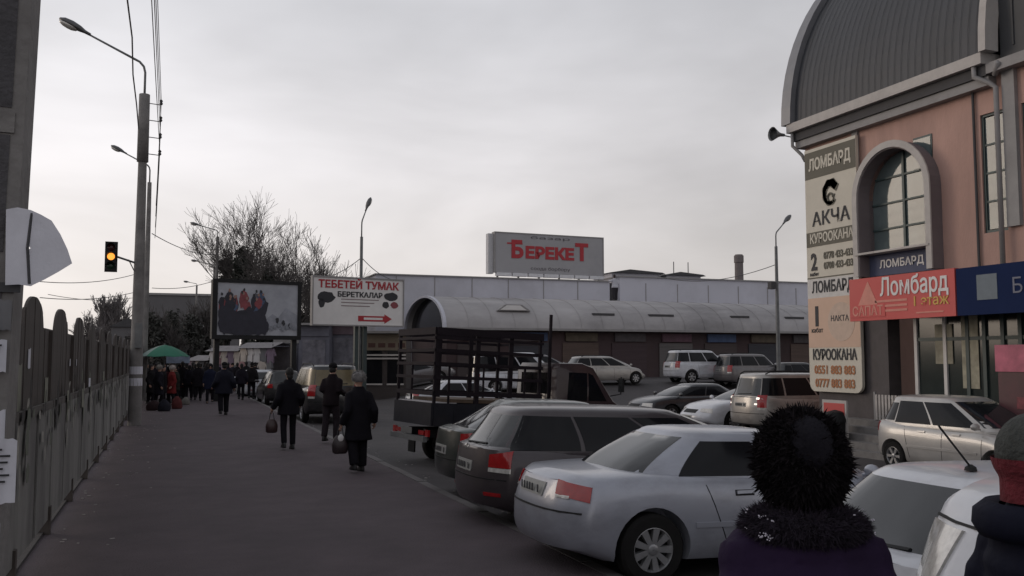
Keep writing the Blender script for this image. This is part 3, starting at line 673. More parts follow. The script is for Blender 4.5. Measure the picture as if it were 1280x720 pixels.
# tall windows on the right
def tall_window(y0, y1):
    q = MB(); 
    for a_, b_ in ((y0, y0-.05), (y1+.05, y1)): q.b2((FX+.04, b_, wz0), (FX+.11, a_, wz1))
    q.b2((FX+.0401, y1+.05, wz0), (FX+.1101, y0-.05, wz0+.06)); q.b2((FX+.0401, y1+.05, wz1-.05), (FX+.1101, y0-.05, wz1))
    wf = B(q, 'window_frame', M_teal)
    nr = 4; 
    for k in range(nr):
        za, zb2 = lerp(wz0+.06, wz1-.05, k/nr), lerp(wz0+.06, wz1-.05, (k+1)/nr)
        q = MB(); q.b2((FX+.075, y1+.05, za+.02), (FX+.085, y0-.05, zb2-.02)); B(q, 'pane', M_bglass, par=wf)
        if k: q = MB(); q.b2((FX+.05, y1+.05, za-.02), (FX+.10, y0-.05, za+.02)); B(q, 'transom', M_teal, par=wf)
tall_window(w1, w2); tall_window(wa2, wb2)
q = MB(); q.b2((FX-.10, w2-.36, 4.6), (FX-.001, w2-.06, ZE)); B(q, 'pilaster', M_gtrim)
q = MB(); q.tube([(FX-.05, w1+.12, 3.6), (FX-.05, w1+.12, ZE-.05)], .03, 8); B(q, 'pipe', M_darkt)
q = MB(); q.b2((FX-.06, ac+ar+.30, 5.9), (FX-.001, ac+ar+.50, ZE)); B(q, 'short_pilaster', M_gtrim)
# eaves: two projecting bands with a dark gap
ycap = fac(1245, 90).y
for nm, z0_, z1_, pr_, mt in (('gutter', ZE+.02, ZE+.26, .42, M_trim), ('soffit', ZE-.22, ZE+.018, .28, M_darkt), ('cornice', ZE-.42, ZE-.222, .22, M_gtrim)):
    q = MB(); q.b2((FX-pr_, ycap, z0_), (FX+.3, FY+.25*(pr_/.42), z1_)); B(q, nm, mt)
q = MB(); q.b2((FX-.3, Yend, ZE-.2), (FX+.3, ycap-.01, ZE+.02)); B(q, 'near_cornice', M_gtrim)
# barrel roof, end rim, standing seams
R_ = 6.1; ZR = ZE+.26; Xc = FX-.30+R_
def roofpt(a, r=R_): return (Xc-r*cos(a), ZR+r*sin(a))
q = MB(); NA = 40
for k in range(NA):
    a, b = pi*k/NA, pi*(k+1)/NA; pa, pb = roofpt(a), roofpt(b)
    q.add([(pa[0], ycap, pa[1]), (pb[0], ycap, pb[1]), (pb[0], FY+.2, pb[1]), (pa[0], FY+.2, pa[1])], [(0, 1, 2, 3)])
roof = B(q, 'roof', M_roofm, smooth=True)
yy = FY+.02
seam = MB(); a_list = [pi*.55*k/16 for k in range(17)]
for k in range(30):
    y = ycap+.2+k*.215
    if y > FY-.0: break
    ra = [Vector((roofpt(a, R_+.022)[0], y, roofpt(a, R_+.022)[1])) for a in a_list]
    s_ = MB(); s_.tube(ra, .005, 4)
    B(s_, 'seam', M_roofm, par=roof)
for y0, y1, nm, mt, dr in ((FY+.03, FY+.42, 'end_rim', mat('rim_grey', (.20, .20, .215), .5, .2, .1, 3), .16), (ycap-.16, ycap+.02, 'near_rim', M_trim, .16)):
    q = MB(); 
    for k in range(NA):
        a, b = pi*k/NA, pi*(k+1)/NA
        q.loft([[Vector((roofpt(t, r)[0], y_, roofpt(t, r)[1])) for t, r in ((a, R_-.2), (b, R_-.2), (b, R_+dr), (a, R_+dr))] for y_ in (y0, y1)])
    B(q, nm, mt, smooth=radians(30))
q = MB(); q.loft([[Vector((roofpt(pi*k/24, R_-.05)[0], y_, roofpt(pi*k/24, R_-.05)[1])) for k in range(25)] for y_ in (FY+.0, FY+.1)]); B(q, 'gable', M_roofm)
# bar-shaped snow guard near the top of the roof
q = MB(); p0, p1 = roofpt(.78, R_+.06), roofpt(.83, R_+.06); q.tube([(p0[0], FY-.55, p0[1]), (p1[0], FY-1.0, p1[1])], .035, 6); B(q, 'snow_guard', M_trim, par=roof)
# next bay: taller dark volume to the right
q = MB(); q.b2((FX-.05, Yend-6, ZE+.02), (FX+12, ycap-.17, ZE+9)); B(q, 'tall_dark_bay', mat('dark_cladding', (.045, .047, .052), .6, .1, .15, 1))
for k in range(12):
    q = MB(); y = ycap-.5-k*.5; q.b2((FX-.075, y-.02, ZE+.3), (FX-.0501, y+.02, ZE+8.9)); B(q, 'cladding_rib', MATS['dark_cladding'])
# downpipes
q = MB(); q.tube([(FX-.34, FY+.1, ZE+.0), (FX-.34, FY+.1, ZE-.35), (FX-.15, FY-.05, ZE-.62), (FX-.10, FY-.12, ZE-.8)], .045, 8); B(q, 'downpipe', M_gtrim, True)
q = MB(); q.tube([(FX-.34, ycap+.25, ZE+.05), (FX-.34, ycap+.25, ZE-.2), (FX-.2, ycap+.0, ZE-.38), (FX-.16, ycap-.12, ZE-.5), (FX-.16, ycap-.12, 3.8)], .055, 8); B(q, 'downpipe', M_gtrim, True)
q = MB(); q.tube([(FX-.34, ycap-.35, ZE-.05), (FX-.2, ycap-.15, ZE-.25)], .06, 8); B(q, 'downpipe_elbow', M_gtrim, True)
# ground floor: plinth, recessed shopfront
q = MB(); q.b2((FX-.02, FY-2.9, -.4), (FX+.35, FY-.351, ZG)); q.b2((FX+.35, FY-.35, -.4), (FX+.36, FY, .2)); B(q, 'ground_wall', mat('dark_stone_cladding', (.075, .065, .068), .7, 0, .25, 3))
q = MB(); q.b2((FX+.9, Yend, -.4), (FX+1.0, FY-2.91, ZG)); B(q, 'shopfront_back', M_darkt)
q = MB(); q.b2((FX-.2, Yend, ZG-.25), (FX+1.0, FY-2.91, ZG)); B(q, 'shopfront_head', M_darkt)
q = MB(); q.b2((FX-.35, Yend, -.4), (FX+.89, FY-1.6, .42)); B(q, 'entrance_plinth', M_concrete)
yA = fac(1118, 440).y
M_shopg = mat('shop_glass', (.03, .038, .038), .12, 0, .3, 1.5, spec=.3, dirt=.5, dcol=(.06, .07, .065))
ymul = [fac(x, 440).y for x in (1132, 1168, 1196, 1217, 1240, 1262)]+[9.5, 8.2]
for k, y in enumerate(ymul):
    q = MB(); q.b2((FX+.30, y-.045, .42), (FX+.42, y+.045, ZG-.25)); B(q, 'shopfront_post', M_white if k in (0, 1) else M_teal)
for y0, y1 in zip(ymul, ymul[1:]):
    q = MB(); q.b2((FX+.35, y1+.045, .46), (FX+.36, y0-.045, 2.3)); B(q, 'shop_pane', M_shopg)
    q = MB(); q.b2((FX+.35, y1+.045, 2.38), (FX+.36, y0-.045, ZG-.26)); B(q, 'shop_pane', M_shopg)
    q = MB(); q.b2((FX+.32, y1+.045, 2.3), (FX+.40, y0-.045, 2.38)); B(q, 'shop_transom', M_teal)
# a few posters inside the shopfront
for (px, py_, w_, h_, c_) in ((1180, 430, .5, .9, (.30, .28, .22)), (1213, 440, .45, 1.6, (.38, .36, .28)), (1207, 380, .5, .5, (.25, .25, .22))):
    p = atx(px, py_, FX+.33); q = MB(); q.b2((FX+.322, p.y-w_/2, p.z-h_/2), (FX+.332, p.y+w_/2, p.z+h_/2)); B(q, 'window_poster', mat('poster_%d' % px, c_, .8, 0, .35, 5))
for k in range(5):   # steps down to the car park
    q = MB(); q.b2((FX-.36-.3*(k+1), FY-4.8, -.4), (FX-.36-.3*k, FY-1.6, .42-.15*(k+1))); 
    if k < 4: B(q, 'step', M_concrete)
# entrance railing
rl = empty('entrance_railing', (FX-.30, 0, .42), label='low pale railing with upright bars at the pawnshop entrance', cat='railing')
y0, y1 = fac(1108, 490).y, fac(1168, 490).y
for k in range(15):
    y = lerp(y0, y1, k/14); q = MB(); q.b2((-.02, y-.03, .02), (.0, y+.03, .62)); q.build('bar', M_trim, rl)
for z in (.1, .56, ):
    q = MB(); q.b2((.001, y1-.05, z-.02), (.03, y0+.05, z+.02)); q.build('rail', M_gtrim, rl)
for y in (y0+.07, y1-.07): q = MB(); q.b2((-.01, y-.025, 0), (.04, y+.025, .68)); q.build('post', M_gtrim, rl)

# ------------------------------------------------------------------ signs on the pawnshop
RT = (pi/2, 0, -pi/2)       # lettering read from -X, running towards -Y
def board(name, x, y_far, y_near, z0, z1, m, label, cat='sign', thick=.08, round_=0, **k):
    e_ = empty(name, (x, (y_far+y_near)/2, z0), label=label, cat=cat); w_, h_ = abs(y_far-y_near), z1-z0
    q = MB()
    if round_:
        pts = [(-w_/2, h_), (w_/2, h_)] + [(w_/2-round_+round_*cos(-a), round_+round_*sin(-a)) for a in [pi/2*j/6 for j in range(7)]] + [(-w_/2+round_-round_*sin(a), round_-round_*cos(a)) for a in [pi/2*j/6 for j in range(7)]]
        q.prism(pts, 0, thick, 'x')
    else: q.b2((0, -w_/2, 0), (thick, w_/2, h_))
    q.build('panel', m, e_); return e_, w_, h_
def field(e_, x, y0, y1, z0, z1, m, nm='panel_field'):
    q = MB(); q.b2((-x, y0, z0), (-x+.006, y1, z1)); return q.build(nm, m, e_)
yF, yN = fac(1018, 300).y+.1, fac(1080, 300).y+.0
M_cream = mat('cream_print', (.60, .56, .48), .75, 0, .05, 2, dirt=.2, dcol=(.35, .32, .27))
M_peach = mat('peach_print', (.60, .42, .32), .75, 0, .06, 2)
M_olive = mat('grey_olive_print', (.13, .12, .095), .75, 0, .08, 2)
M_orange = mat('orange_brown_ink', (.38, .16, .07), .7)
M_ls = mat('light_letters', (.60, .56, .48), .7)
zB, zT = fac(1050, 490).z, 7.5
vs_, vw, vh = board('pawnshop_sign', FX-.18, yF, yN, zB, zT, M_cream, 'tall narrow cream sign with АКЧА and phone numbers on the building corner', round_=.22)
def vz(py_): return atx(1050, py_, FX-.18).z - zB
def band(p0, p1, m): field(vs_, .007, -vw/2+.01, vw/2-.01, vz(p1), vz(p0), m)
band(179, 214, M_olive); text('ЛОМБАРД', .42, M_ls, vs_, (-.012, 0, vz(197)), RT, .03, width=1.62)
q = MB()   # swirl emblem
for k in range(26):
    a = .6+k*.19; r = .34
    q.box((-.012, -.02-.29*cos(a)*.8, vz(238)+.27*sin(a)), (.008, .20*(1-.022*k), .20*(1-.022*k)), rot=Matrix.Rotation(a, 3, 'X'))
q.tube([(-.012, -.02-.10*cos(t*.5), vz(244)+.11*sin(t*.5)) for t in range(9)], .03, 5)
q.tube([(-.012, -.10-.02*t, vz(250)+.05*t) for t in range(5)], .02, 5)
q.build('emblem', M_olive, vs_)
text('АКЧА', .50, M_ink, vs_, (-.012, 0, vz(269)), RT, .012, width=1.45)
band(284, 303, M_olive); text('КУРООКАНА', .34, M_ls, vs_, (-.012, 0, vz(293.5)), RT, .02, width=1.66)
text('2', .62, M_ink, vs_, (-.012, vw/2-.30, vz(324)), RT, .03, sx=.8); text('кабат', .13, M_ink, vs_, (-.012, vw/2-.30, vz(339)), RT, .01)
text('0778 433-433', .25, M_olive, vs_, (-.012, -.25, vz(317)), RT, .03, width=1.1)
text('0700 433-433', .25, M_olive, vs_, (-.012, -.25, vz(330)), RT, .03, width=1.1)
field(vs_, .009, -vw/2+.01, vw/2-.01, vz(344.5), vz(343), M_olive)
band(345, 370, mat('white_band', (.58, .56, .54), .75)); text('ЛОМБАРД', .40, M_ink, vs_, (-.012, 0, vz(357)), RT, .03, width=1.6)
band(370, 434, M_peach); text('1', .70, M_ink, vs_, (-.012, vw/2-.36, vz(395)), RT, .04); text('кабат', .17, M_ink, vs_, (-.012, vw/2-.36, vz(412)), RT, .01)
text('НАКТА', .2, M_ink, vs_, (-.012, -.25, vz(398)), RT, .02)
q = MB(); q.lathe([(.001, -.012), (.50, -.012), (.50, -.009)], c=(0, -.30, vz(402)), n=28, axis='x'); q.build('pale_disc', mat('pale_disc', (.55, .42, .34), .75), vs_)
text('КУРООКАНА', .38, M_ink, vs_, (-.014, 0, vz(444)), RT, .02, width=1.66)
text('0551 883 883', .30, M_orange, vs_, (-.012, 0, vz(463)), RT, .03, width=1.55)
text('0777 883 883', .30, M_orange, vs_, (-.012, 0, vz(480)), RT, .03, width=1.5)

CX = FX-1.15
def cfac(px, py_): return atx(px, py_, CX)
q = MB(); yc0, yc1 = cfac(1062, 375).y, 4.5; zc0, zc1 = cfac(1062, 402).z, cfac(1062, 350).z; ymid = cfac(1194, 370).y
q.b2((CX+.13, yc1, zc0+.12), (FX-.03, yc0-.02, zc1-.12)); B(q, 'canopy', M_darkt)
M_redsign = mat('red_sign_face', (.52, .075, .07), .6, 0, .05, 1.5, dirt=.12, dcol=(.45, .2, .18)); M_navy = mat('navy_sign_face', (.012, .022, .07), .85, 0, .06, 2, spec=.12)
rs, rw, rh = board('pawnshop_sign', CX, yc0, ymid, zc0, zc1, M_redsign, 'red shop sign reading Ломбард over the entrance', thick=.12)
M_pink = mat('pink_print', (.60, .25, .20), .7); M_yel = mat('yellow_print', (.60, .38, .10), .7)
def rz_(t): return rh*t
text('Ломбард', .56, M_white, rs, (-.01, -.42, rz_(.72)), RT, .015, width=1.95)
for k in range(3): field(rs, .008, -.25, .72 if k < 2 else .55, rz_(.40-.11*k), rz_(.45-.11*k), M_pink, 'small_print')
text('1 этаж', .30, M_yel, rs, (-.01, -.9, rz_(.36)), RT, .01, width=.95)
field(rs, .008, -1.25, -.5, rz_(.10), rz_(.13), M_pink, 'small_print')
q = MB(); q.loft([[Vector((x_, u, v)) for u, v in ((rw/2-.15, .12), (rw/2-.62, rh*.92), (rw/2-1.05, .12))] for x_ in (-.008, 0)]); q.build('triangle_logo', M_pink, rs)
q = MB(); q.b2((-.012, rw/2-1.15, .08), (-.0085, rw/2-.05, .36)); q.build('logo_band', M_redsign, rs)
text('САПАТ', .30, M_pink, rs, (-.014, rw/2-.6, .21), RT, .02, width=.98)
bs, bw, bh = board('bank_sign', CX+.01, ymid-.03, yc1, zc0, zc1-.02, M_navy, 'dark blue shop sign to the right of the red pawnshop sign', thick=.11)
yb = bw/2-.75
q = MB(); q.b2((-.008, yb-.24, bh*.3), (0, yb+.24, bh*.82)); q.build('logo', mat('dull_logo', (.12, .15, .18), .6), bs)
text('Банк', .42, mat('dull_letters', (.13, .14, .19), .6), bs, (-.008, yb-1.05, bh*.52), RT, .0)
# horn loudspeaker at the eave
hs = empty('horn_loudspeaker', (FX-.42, FY+.5, ZE+.05), label='small horn loudspeaker fixed at the left end of the eaves', cat='loudspeaker')
q = MB(); q.lathe([(.04, .12), (.05, .0), (.09, -.12), (.2, -.28), (.19, -.27), (.03, 0)], n=14, axis='x'); q.build('horn', M_metal, hs, True)
q = MB(); q.tube([(.0, 0, 0), (.18, -.22, -.1), (.25, -.3, .1)], .02, 6); q.build('bracket', M_metal, hs)
# red display boards at the right
p = atz(1262, 524, -.2)
k1 = empty('display_kiosk', (14.2, 12.0, lot_z(14, 12)), label='dark red display stand with a pink top at the right edge beyond the hatchback', cat='kiosk')
p = atx(1242, 432, 15.3)
k1.location = (15.0, atx(1243, 432, 14.67).y-.93, lot_z(14, 12)); kh = p.z-k1.location.z
q = MB(); q.b2((-.3, -.9, 0), (.3, .9, kh-.5)); q.build('cabinet', mat('dark_red_cabinet', (.06, .012, .02), .5, 0, .3, 4), k1)
q = MB(); q.b2((-.33, -.93, kh-.5), (.33, .93, kh)); q.build('top_panel', mat('pink_panel', (.40, .10, .15), .6, 0, .4, 3), k1)
for k in range(4):
    for j in range(3):
        q = MB(); q.b2((-.315, -.7+j*.45, .3+k*.33), (-.301, -.4+j*.45, .52+k*.33)); q.build('product_picture', mat('picture_%d' % ((k+j) % 3), ((.28, .10, .06), (.22, .16, .08), (.16, .03, .04))[(k+j) % 3], .6, 0, .4, 14), k1)
q = atz(1040, 537, -.3); k2 = empty('notice_board', (15.0, 19.6, lot_z(15, 19)), label='small red notice board with a pale border at the foot of the tall sign', cat='sign')
p = atx(1040, 500, 15.0); p2 = atx(1060, 535, 15.0)
k2.location = (15.0, (atx(1028, 515, 15.0).y+atx(1058, 515, 15.0).y)/2, lot_z(15, 19)); wz = abs(atx(1028, 515, 15).y-atx(1058, 515, 15).y); ht = p.z-k2.location.z
q = MB(); q.b2((0, -wz/2, .35), (.05, wz/2, ht)); q.build('border', M_trim, k2); q = MB(); q.b2((-.008, -wz/2+.06, .42), (.0, wz/2-.06, ht-.07)); q.build('face', M_redsign, k2)
for s_ in (-1, 1): q = MB(); q.b2((.01, s_*(wz/2-.08)-.02, 0), (.04, s_*(wz/2-.08)+.02, .36)); q.build('leg', M_metal, k2)
# dark waste bin / planter by the steps
bn = empty('litter_bin', (14.9, 18.0, lot_z(15, 18)), label='dark round litter bin by the entrance steps', cat='bin')
q = MB(); q.lathe([(.22, 0), (.26, .7), (.28, .72), (.28, .78), (.2, .95), (.02, 1.0)], n=18, caps=True); q.build('drum', M_black, bn, smooth=radians(40))


# ================================================================== MARKET HALL
HG = .63
hall = empty('market_hall', (16.1, 55, HG), label='long low market hall with a grey barrel roof and white upper wall', cat='building')
def H(m_, nm, mt, smooth=False, par=None, **k):
    m_.v = [(a-16.1, b-55, c-HG) for a, b, c in m_.v]; return m_.build(nm, mt, par or hall, smooth, **k)
M_hallroof = mat('dusty_grey_roof', (.36, .345, .35), .8, .0, .22, .25, bump=.2, dirt=.6, dcol=(.10, .095, .10), stretch=(1, 2.5, 1))
M_hallwall = mat('pale_blue_grey_wall', (.52, .52, .58), .8, 0, .08, .3, dirt=.35, dcol=(.2, .19, .2))
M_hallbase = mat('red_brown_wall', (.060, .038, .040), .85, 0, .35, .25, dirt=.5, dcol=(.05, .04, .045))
XE = 72
zeave, HR = 3.85, 2.25
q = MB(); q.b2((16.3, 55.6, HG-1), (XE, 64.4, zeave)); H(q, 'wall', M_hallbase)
q = MB(); K = 22
def hp(a, r=1): return (60-5.2*cos(a)*r, zeave-.05+HR*sin(a)*r)
rings = [[Vector((x_, *hp(pi*k/K))) for k in range(K+1)]+[Vector((x_, *hp(pi*k/K, .975))) for k in range(K, -1, -1)] for x_ in (16.0, XE)]
q.loft(rings); hr = H(q, 'roof', M_hallroof, smooth=radians(25))
for k in range(36):
    x = 17.5+k*1.55
    q = MB(); q.tube([Vector((x, *hp(pi*j/16*.62, 1.006))) for j in range(17)], .012, 4); H(q, 'roof_joint', M_hallroof, par=hr)
q = MB()
for k in range(K):
    q.loft([[Vector((x_, *hp(pi*a/K, r))) for a, r in ((k, .955), (k+1, .955), (k+1, 1.015), (k, 1.015))] for x_ in (15.85, 16.05)])
H(q, 'arch_rim', M_hallwall)
q = MB(); q.loft([[Vector((x_, *hp(pi*k/K, .96))) for k in range(K+1)] for x_ in (16.4, 16.45)]); H(q, 'dark_arch_opening', M_glass)  # dark sheet stands in for the dim inside of the open arch
q = MB(); q.b2((15.9, 54.7, zeave-.17), (XE, 54.95, zeave-.02)); H(q, 'gutter', M_gtrim)
# skylights and vents in the roof
def roofbox(px, py_, w_, h_, m, nm):
    p = aty(px, py_, 56.2); a = math.acos((60-56.2)/5.2)
    z = zeave+HR*sin(a); q = MB(); q.b2((p.x-w_/2, 55.4, z-.7), (p.x+w_/2, 56.5, z-.7+h_)); ob = H(q, nm, M_gtrim, par=hr)
    q = MB(); q.b2((p.x-w_/2+.15, 55.39-.02, z-.62), (p.x+w_/2-.15, 55.39, z-.78+h_)); H(q, nm+'_face', m, par=hr)
p = aty(638, 393, 56.0)
q = MB(); q.prism([(p.x-1.15, 4.95), (p.x+1.15, 4.95), (p.x+.55, 5.35), (p.x-.6, 5.35)], 55.3, 56.6, 'y'); sk = H(q, 'skylight', M_gtrim, par=hr)
q = MB(); q.prism([(p.x-.95, 5.0), (p.x+.85, 5.0), (p.x+.4, 5.3), (p.x-.5, 5.3)], 55.27, 55.2998, 'y'); H(q, 'skylight_pane', M_white, par=hr)
for px, w_ in ((752, 1.6), (824, 1.9), (922, 1.5), (990, 1.6)):
    p = aty(px, 402, 55.6); q = MB(); q.b2((p.x-w_/2, 55.25, 4.75), (p.x+w_/2, 55.9, 4.9)); H(q, 'roof_vent', M_darkt, par=hr)
# upper white wall in two lengths
pL, pM = aty(470, 345, 65.6), aty(762, 352, 65.6)
q = MB(); q.b2((pL.x, 65.6, HG-1), (pM.x, 72, 7.95)); H(q, 'upper_wall', M_hallwall)
q = MB(); q.b2((pM.x+.7, 65.2, HG-1), (XE, 72, 8.35)); H(q, 'upper_wall', M_hallwall)
q = MB(); q.b2((pM.x+.001, 65.9, HG-1), (pM.x+.699, 71, 7.9)); H(q, 'wall_gap', M_darkt)
for k in range(20):
    x = pL.x+1.5+k*2.9
    if x < XE and abs(x-pM.x) > 1.2:
        yf = 65.6 if x < pM.x else 65.2
        q = MB(); q.b2((x-.03, yf-.03, 5.6), (x+.03, yf-.001, 7.9)); H(q, 'wall_joint', M_gtrim)
for a_, b_ in ((pL.x-.1, pM.x), (pM.x+.6, XE)):
    zt = 7.95 if b_ == pM.x else 8.35
    q = MB(); q.b2((a_, (65.45 if zt < 8 else 65.05), zt), (b_, 72.1, zt+.09)); H(q, 'coping', M_gtrim)
for px0, px1, z_ in ((758, 818, 8.95), (826, 868, 8.9)):
    a, b = aty(px0, 345, 69), aty(px1, 345, 69)
    q = MB(); q.b2((a.x, 68, 8), (b.x, 71.5, z_)); H(q, 'roof_hut', M_hallwall)
    q = MB(); q.prism([(a.x-.3, z_), (b.x+.3, z_), (b.x, z_+.12), ((a.x*2+b.x)/3, z_+.30)], 67.6, 71.8, 'y'); H(q, 'hut_roof', M_darkt)
for px in (842, 860):
    p = aty(px, 330, 69); q = MB(); q.tube([(p.x, 69, 8.8), (p.x, 69, 10.2)], .04, 5); H(q, 'aerial', M_darkt)
# shopfront bays along the base
rr = random.Random(11)
cols = [(.06, .045, .045), (.04, .04, .05), (.09, .06, .05), (.05, .03, .035), (.11, .10, .10)]
for k in range(15):
    x = 17+k*3.6; m = mat('hall_shutter_%d' % (k % 5), cols[k % 5], .7, 0, .25, 2, stretch=(.2, .2, 4))
    q = MB(); q.b2((x, 55.52, HG), (x+2.6, 55.598, HG+2.3)); sh = H(q, 'shutter', m)
    q = MB(); q.b2((x+.2, 55.44, HG+2.4), (x+2.5, 55.597, HG+2.95)); H(q, 'shop_fascia', mat('hall_fascia_%d' % (k % 4), [(.10, .05, .07), (.05, .08, .16), (.09, .07, .05), (.07, .06, .065)][k % 4], .7, 0, .3, 3))
# roof billboard
bl, br_ = aty(616, 320, 66.6), aty(753, 320, 66.6)
zb0, zb1 = aty(685, 347, 66.6).z, aty(685, 295, 66.6).z
bb = empty('roof_billboard', ((bl.x+br_.x)/2, 66.6, 7.95), rz=radians(2.5), label='grey rooftop billboard with large red lettering БЕРЕКЕТ', cat='billboard')
bw_ = br_.x-bl.x; z0, z1 = zb0-7.95+.25, zb1-7.95
M_bbf = mat('grey_billboard_face', (.33, .325, .34), .8, 0, .05, .6, dirt=.3, dcol=(.12, .115, .12))
q = MB(); q.b2((-bw_/2, -.3, z0), (bw_/2, .25, z1)); q.build('panel', M_bbf, bb)
q = MB(); q.b2((-bw_/2-.45, .0, z0-.1), (-bw_/2-.02, .5, z1-.05)); q.build('side_panel', mat('pale_side', (.50, .50, .52), .7), bb)
for a_, b_, c_, d_ in ((-bw_/2-.06, bw_/2+.06, z1, z1+.08), (-bw_/2-.06, -bw_/2+.02, z0, z1), (bw_/2-.02, bw_/2+.06, z0, z1)):
    q = MB(); q.b2((a_, -.34, c_), (b_, .27, d_)); q.build('frame', M_gtrim, bb)
for k in range(7):
    x = -bw_/2+.1+k*bw_/7; q = MB(); q.b2((x, -.42, z0-.28), (x+bw_/7-.12, -.05, z0-.02)); q.build('flood_trough', mat('white_trough', (.62, .62, .65), .6), bb)
for k in range(6):
    x = -bw_/2+.3+k*(bw_-.6)/5; q = MB(); q.b2((x-.05, -.1, 0), (x+.05, .1, z0)); q.build('leg', M_metal, bb)
Rf = (pi/2, 0, 0); zm = lerp(z0, z1, .53)
M_bred = mat('deep_red_letters', (.36, .02, .03), .6)
t = text('Б', 1.75, M_bred, bb, (-2.85, -.32, zm+.12), Rf, .045, depth=.02, width=1.0); t = text('ЕРЕКЕ', 1.2, M_bred, bb, (-.05, -.32, zm-.05), Rf, .05, depth=.02, width=4.2)
t = text('Т', 1.75, M_bred, bb, (2.75, -.32, zm+.12), Rf, .045, depth=.02, width=1.15)
q = MB(); q.b2((-3.7, -.32, zm+.60), (-2.4, -.301, zm+.72)); q.build('letter_bar', M_bred, bb)
text('соода борбору', .34, mat('faint_print', (.10, .09, .10), .8), bb, (0, -.31, z0+.38), Rf, .0, width=3.4)
text('базар', .3, MATS['faint_print'], bb, (0, -.31, z1-.25), Rf, .0, width=3.4)
# chimney far behind
p = atd(924, 350, 110)
ch = empty('brick_chimney', (p.x, p.y, 0), label='tall thin factory chimney above the market hall roof', cat='chimney')
zt = atd(924, 318, 110).z; q = MB(); q.lathe([(.62, 0), (.5, zt-.3), (.5, zt-1.0), (.58, zt-.95), (.58, zt-.15), (.5, zt-.1), (.45, zt), (.1, zt)], n=16, caps=True); q.build('stack', mat('chimney_brick', (.16, .14, .14), .9, 0, .2, 1.5), ch, smooth=radians(40))

# ================================================================== LAMP POSTS
def street_lamp(loc, h, arm, ah, az, r0, r1, label, m, head=1.0, extra=None, group='street lamps'):
    """arm: horizontal reach in direction az, ah: rise of the arm above the pole top"""
    t = empty('street_lamp', loc, label=label, cat='street lamp', group=group)
    q = MB(); q.tube([(0, 0, -.3), (0, 0, h)], [r0, r1], 10); q.build('pole', m, t, smooth=radians(50))
    d = Vector((sin(az), cos(az), 0)); pts = []
    pts = [Vector((0, 0, h-.3)), Vector((0, 0, h+ah*.30)), Vector((0, 0, h+ah*.42))]+[Vector((0, 0, h+ah*.42))+d*arm*.16*(1-cos(a))+Vector((0, 0, ah*.22*sin(a))) for a in (.5, 1.0, 1.3)]
    end = Vector((0, 0, h+ah))+d*arm*.72; pts.append(end)
    q = MB(); q.tube(pts, [.035]*6+[.028], 7); q.build('arm', M_metal, t, True)
    dirv = (end-pts[-2]).normalized(); e0 = end-dirv*.05
    L1 = .78*head; q = MB(); rings = []
    side = Vector((-d.y, d.x, 0)); up = side.cross(dirv) if side.cross(dirv).z > 0 else -side.cross(dirv)
    for tt, w_, hh in ((0, .045, .05), (.18, .06, .06), (.35, .12, .10), (.6, .155, .12), (.85, .13, .10), (1, .05, .04)):
        c = e0+dirv*L1*tt; rings.append([c+side*w_*head*cos(a)+up*hh*head*sin(a)*(1 if sin(a) > 0 else .45) for a in [2*pi*k/12 for k in range(12)]])
    q.loft(rings); hd = q.build('lamp_head', mat('lamp_head_grey', (.11, .11, .115), .5, .3, .1, 6), t, True)
    q = MB(); c = e0+dirv*L1*.68; q.ell((0, 0, 0), (.24*head, .12*head, .085*head), 12, 6)
    R = Matrix((dirv, side, up)).transposed(); q.v = [tuple(R @ Vector(v)+c-up*.04*head) for v in q.v]; q.build('lens', M_clearlamp, hd, True)
    return t
A_left = -pi/2
lamp1 = street_lamp((-.87, 28.5, 0), 9.56, 2.15, 1.65, A_left, .19, .10, 'nearest street lamp, on a concrete pole with traffic light and wires', M_concrete, head=1.15)
q = MB(); q.tube([(0, 0, 7.6), (0, 0, 9.6)], [.16, .15], 10); q.build('pole_sleeve', M_concrete, lamp1, True)
for z in (9.35, 8.85, 8.35, 7.85):
    q = MB(); q.tube([(.1, 0, z), (.42, 0, z-.02), (.46, 0, z+.02)], .014, 5); br = q.build('insulator_bracket', M_metal, lamp1)
    q = MB(); q.lathe([(.03, -.02), (.05, .02), (.03, .06), (.05, .1), (.02, .14)], c=(.46, 0, z+.0), n=8, caps=True); q.build('insulator', M_darkt, br)
for z, hh in ((1.45, .22), (1.12, .22)):
    q = MB(); q.lathe([(.178, z), (.178, z+hh)], n=14); q.build('paper_band', M_paper, lamp1)
q = MB(); q.b2((-.05, -.25, 2.2), (.14, -.16, 2.9)); q.build('switch_box', M_metal, lamp1)
def lamp_at(px_top, py_top, depth, arm_px, ah_px, azs, label, h0=0, r=.1, rt=.06, gz=0, head=1):
    p = atd(px_top, py_top, depth); sc_ = depth/F_PX
    return street_lamp((p.x, p.y, gz), p.z-gz, arm_px*sc_/.72, ah_px*sc_, azs, r, rt, label, M_concrete if r > .12 else M_metal, head=head)
lamp_at(187, 228, 42, 30, 36, A_left+.25, 'second street lamp up the street, just behind the nearest concrete pole', r=.15, rt=.09)
lamp_at(272, 296, 64, 22, 14, A_left+.35, 'third street lamp, left of the bare tree', r=.14, rt=.1)
lamp_at(268, 336, 87, 20, 9, A_left+.35, 'small distant lamp below the third street lamp', r=.13, rt=.1)
lamp_at(246, 357, 108, 9, 4, A_left+.35, 'tiny farthest street lamp above the apartment block', r=.13, rt=.1)
lamp_at(452, 296, 46, 6, 34, 1.2, 'street lamp rising behind the hat-shop billboard', r=.10, rt=.075, gz=-.3)
lamp_at(970, 308, 47, 15, 30, 1.35, 'street lamp in front of the right part of the market hall', r=.11, rt=.075, gz=.4)
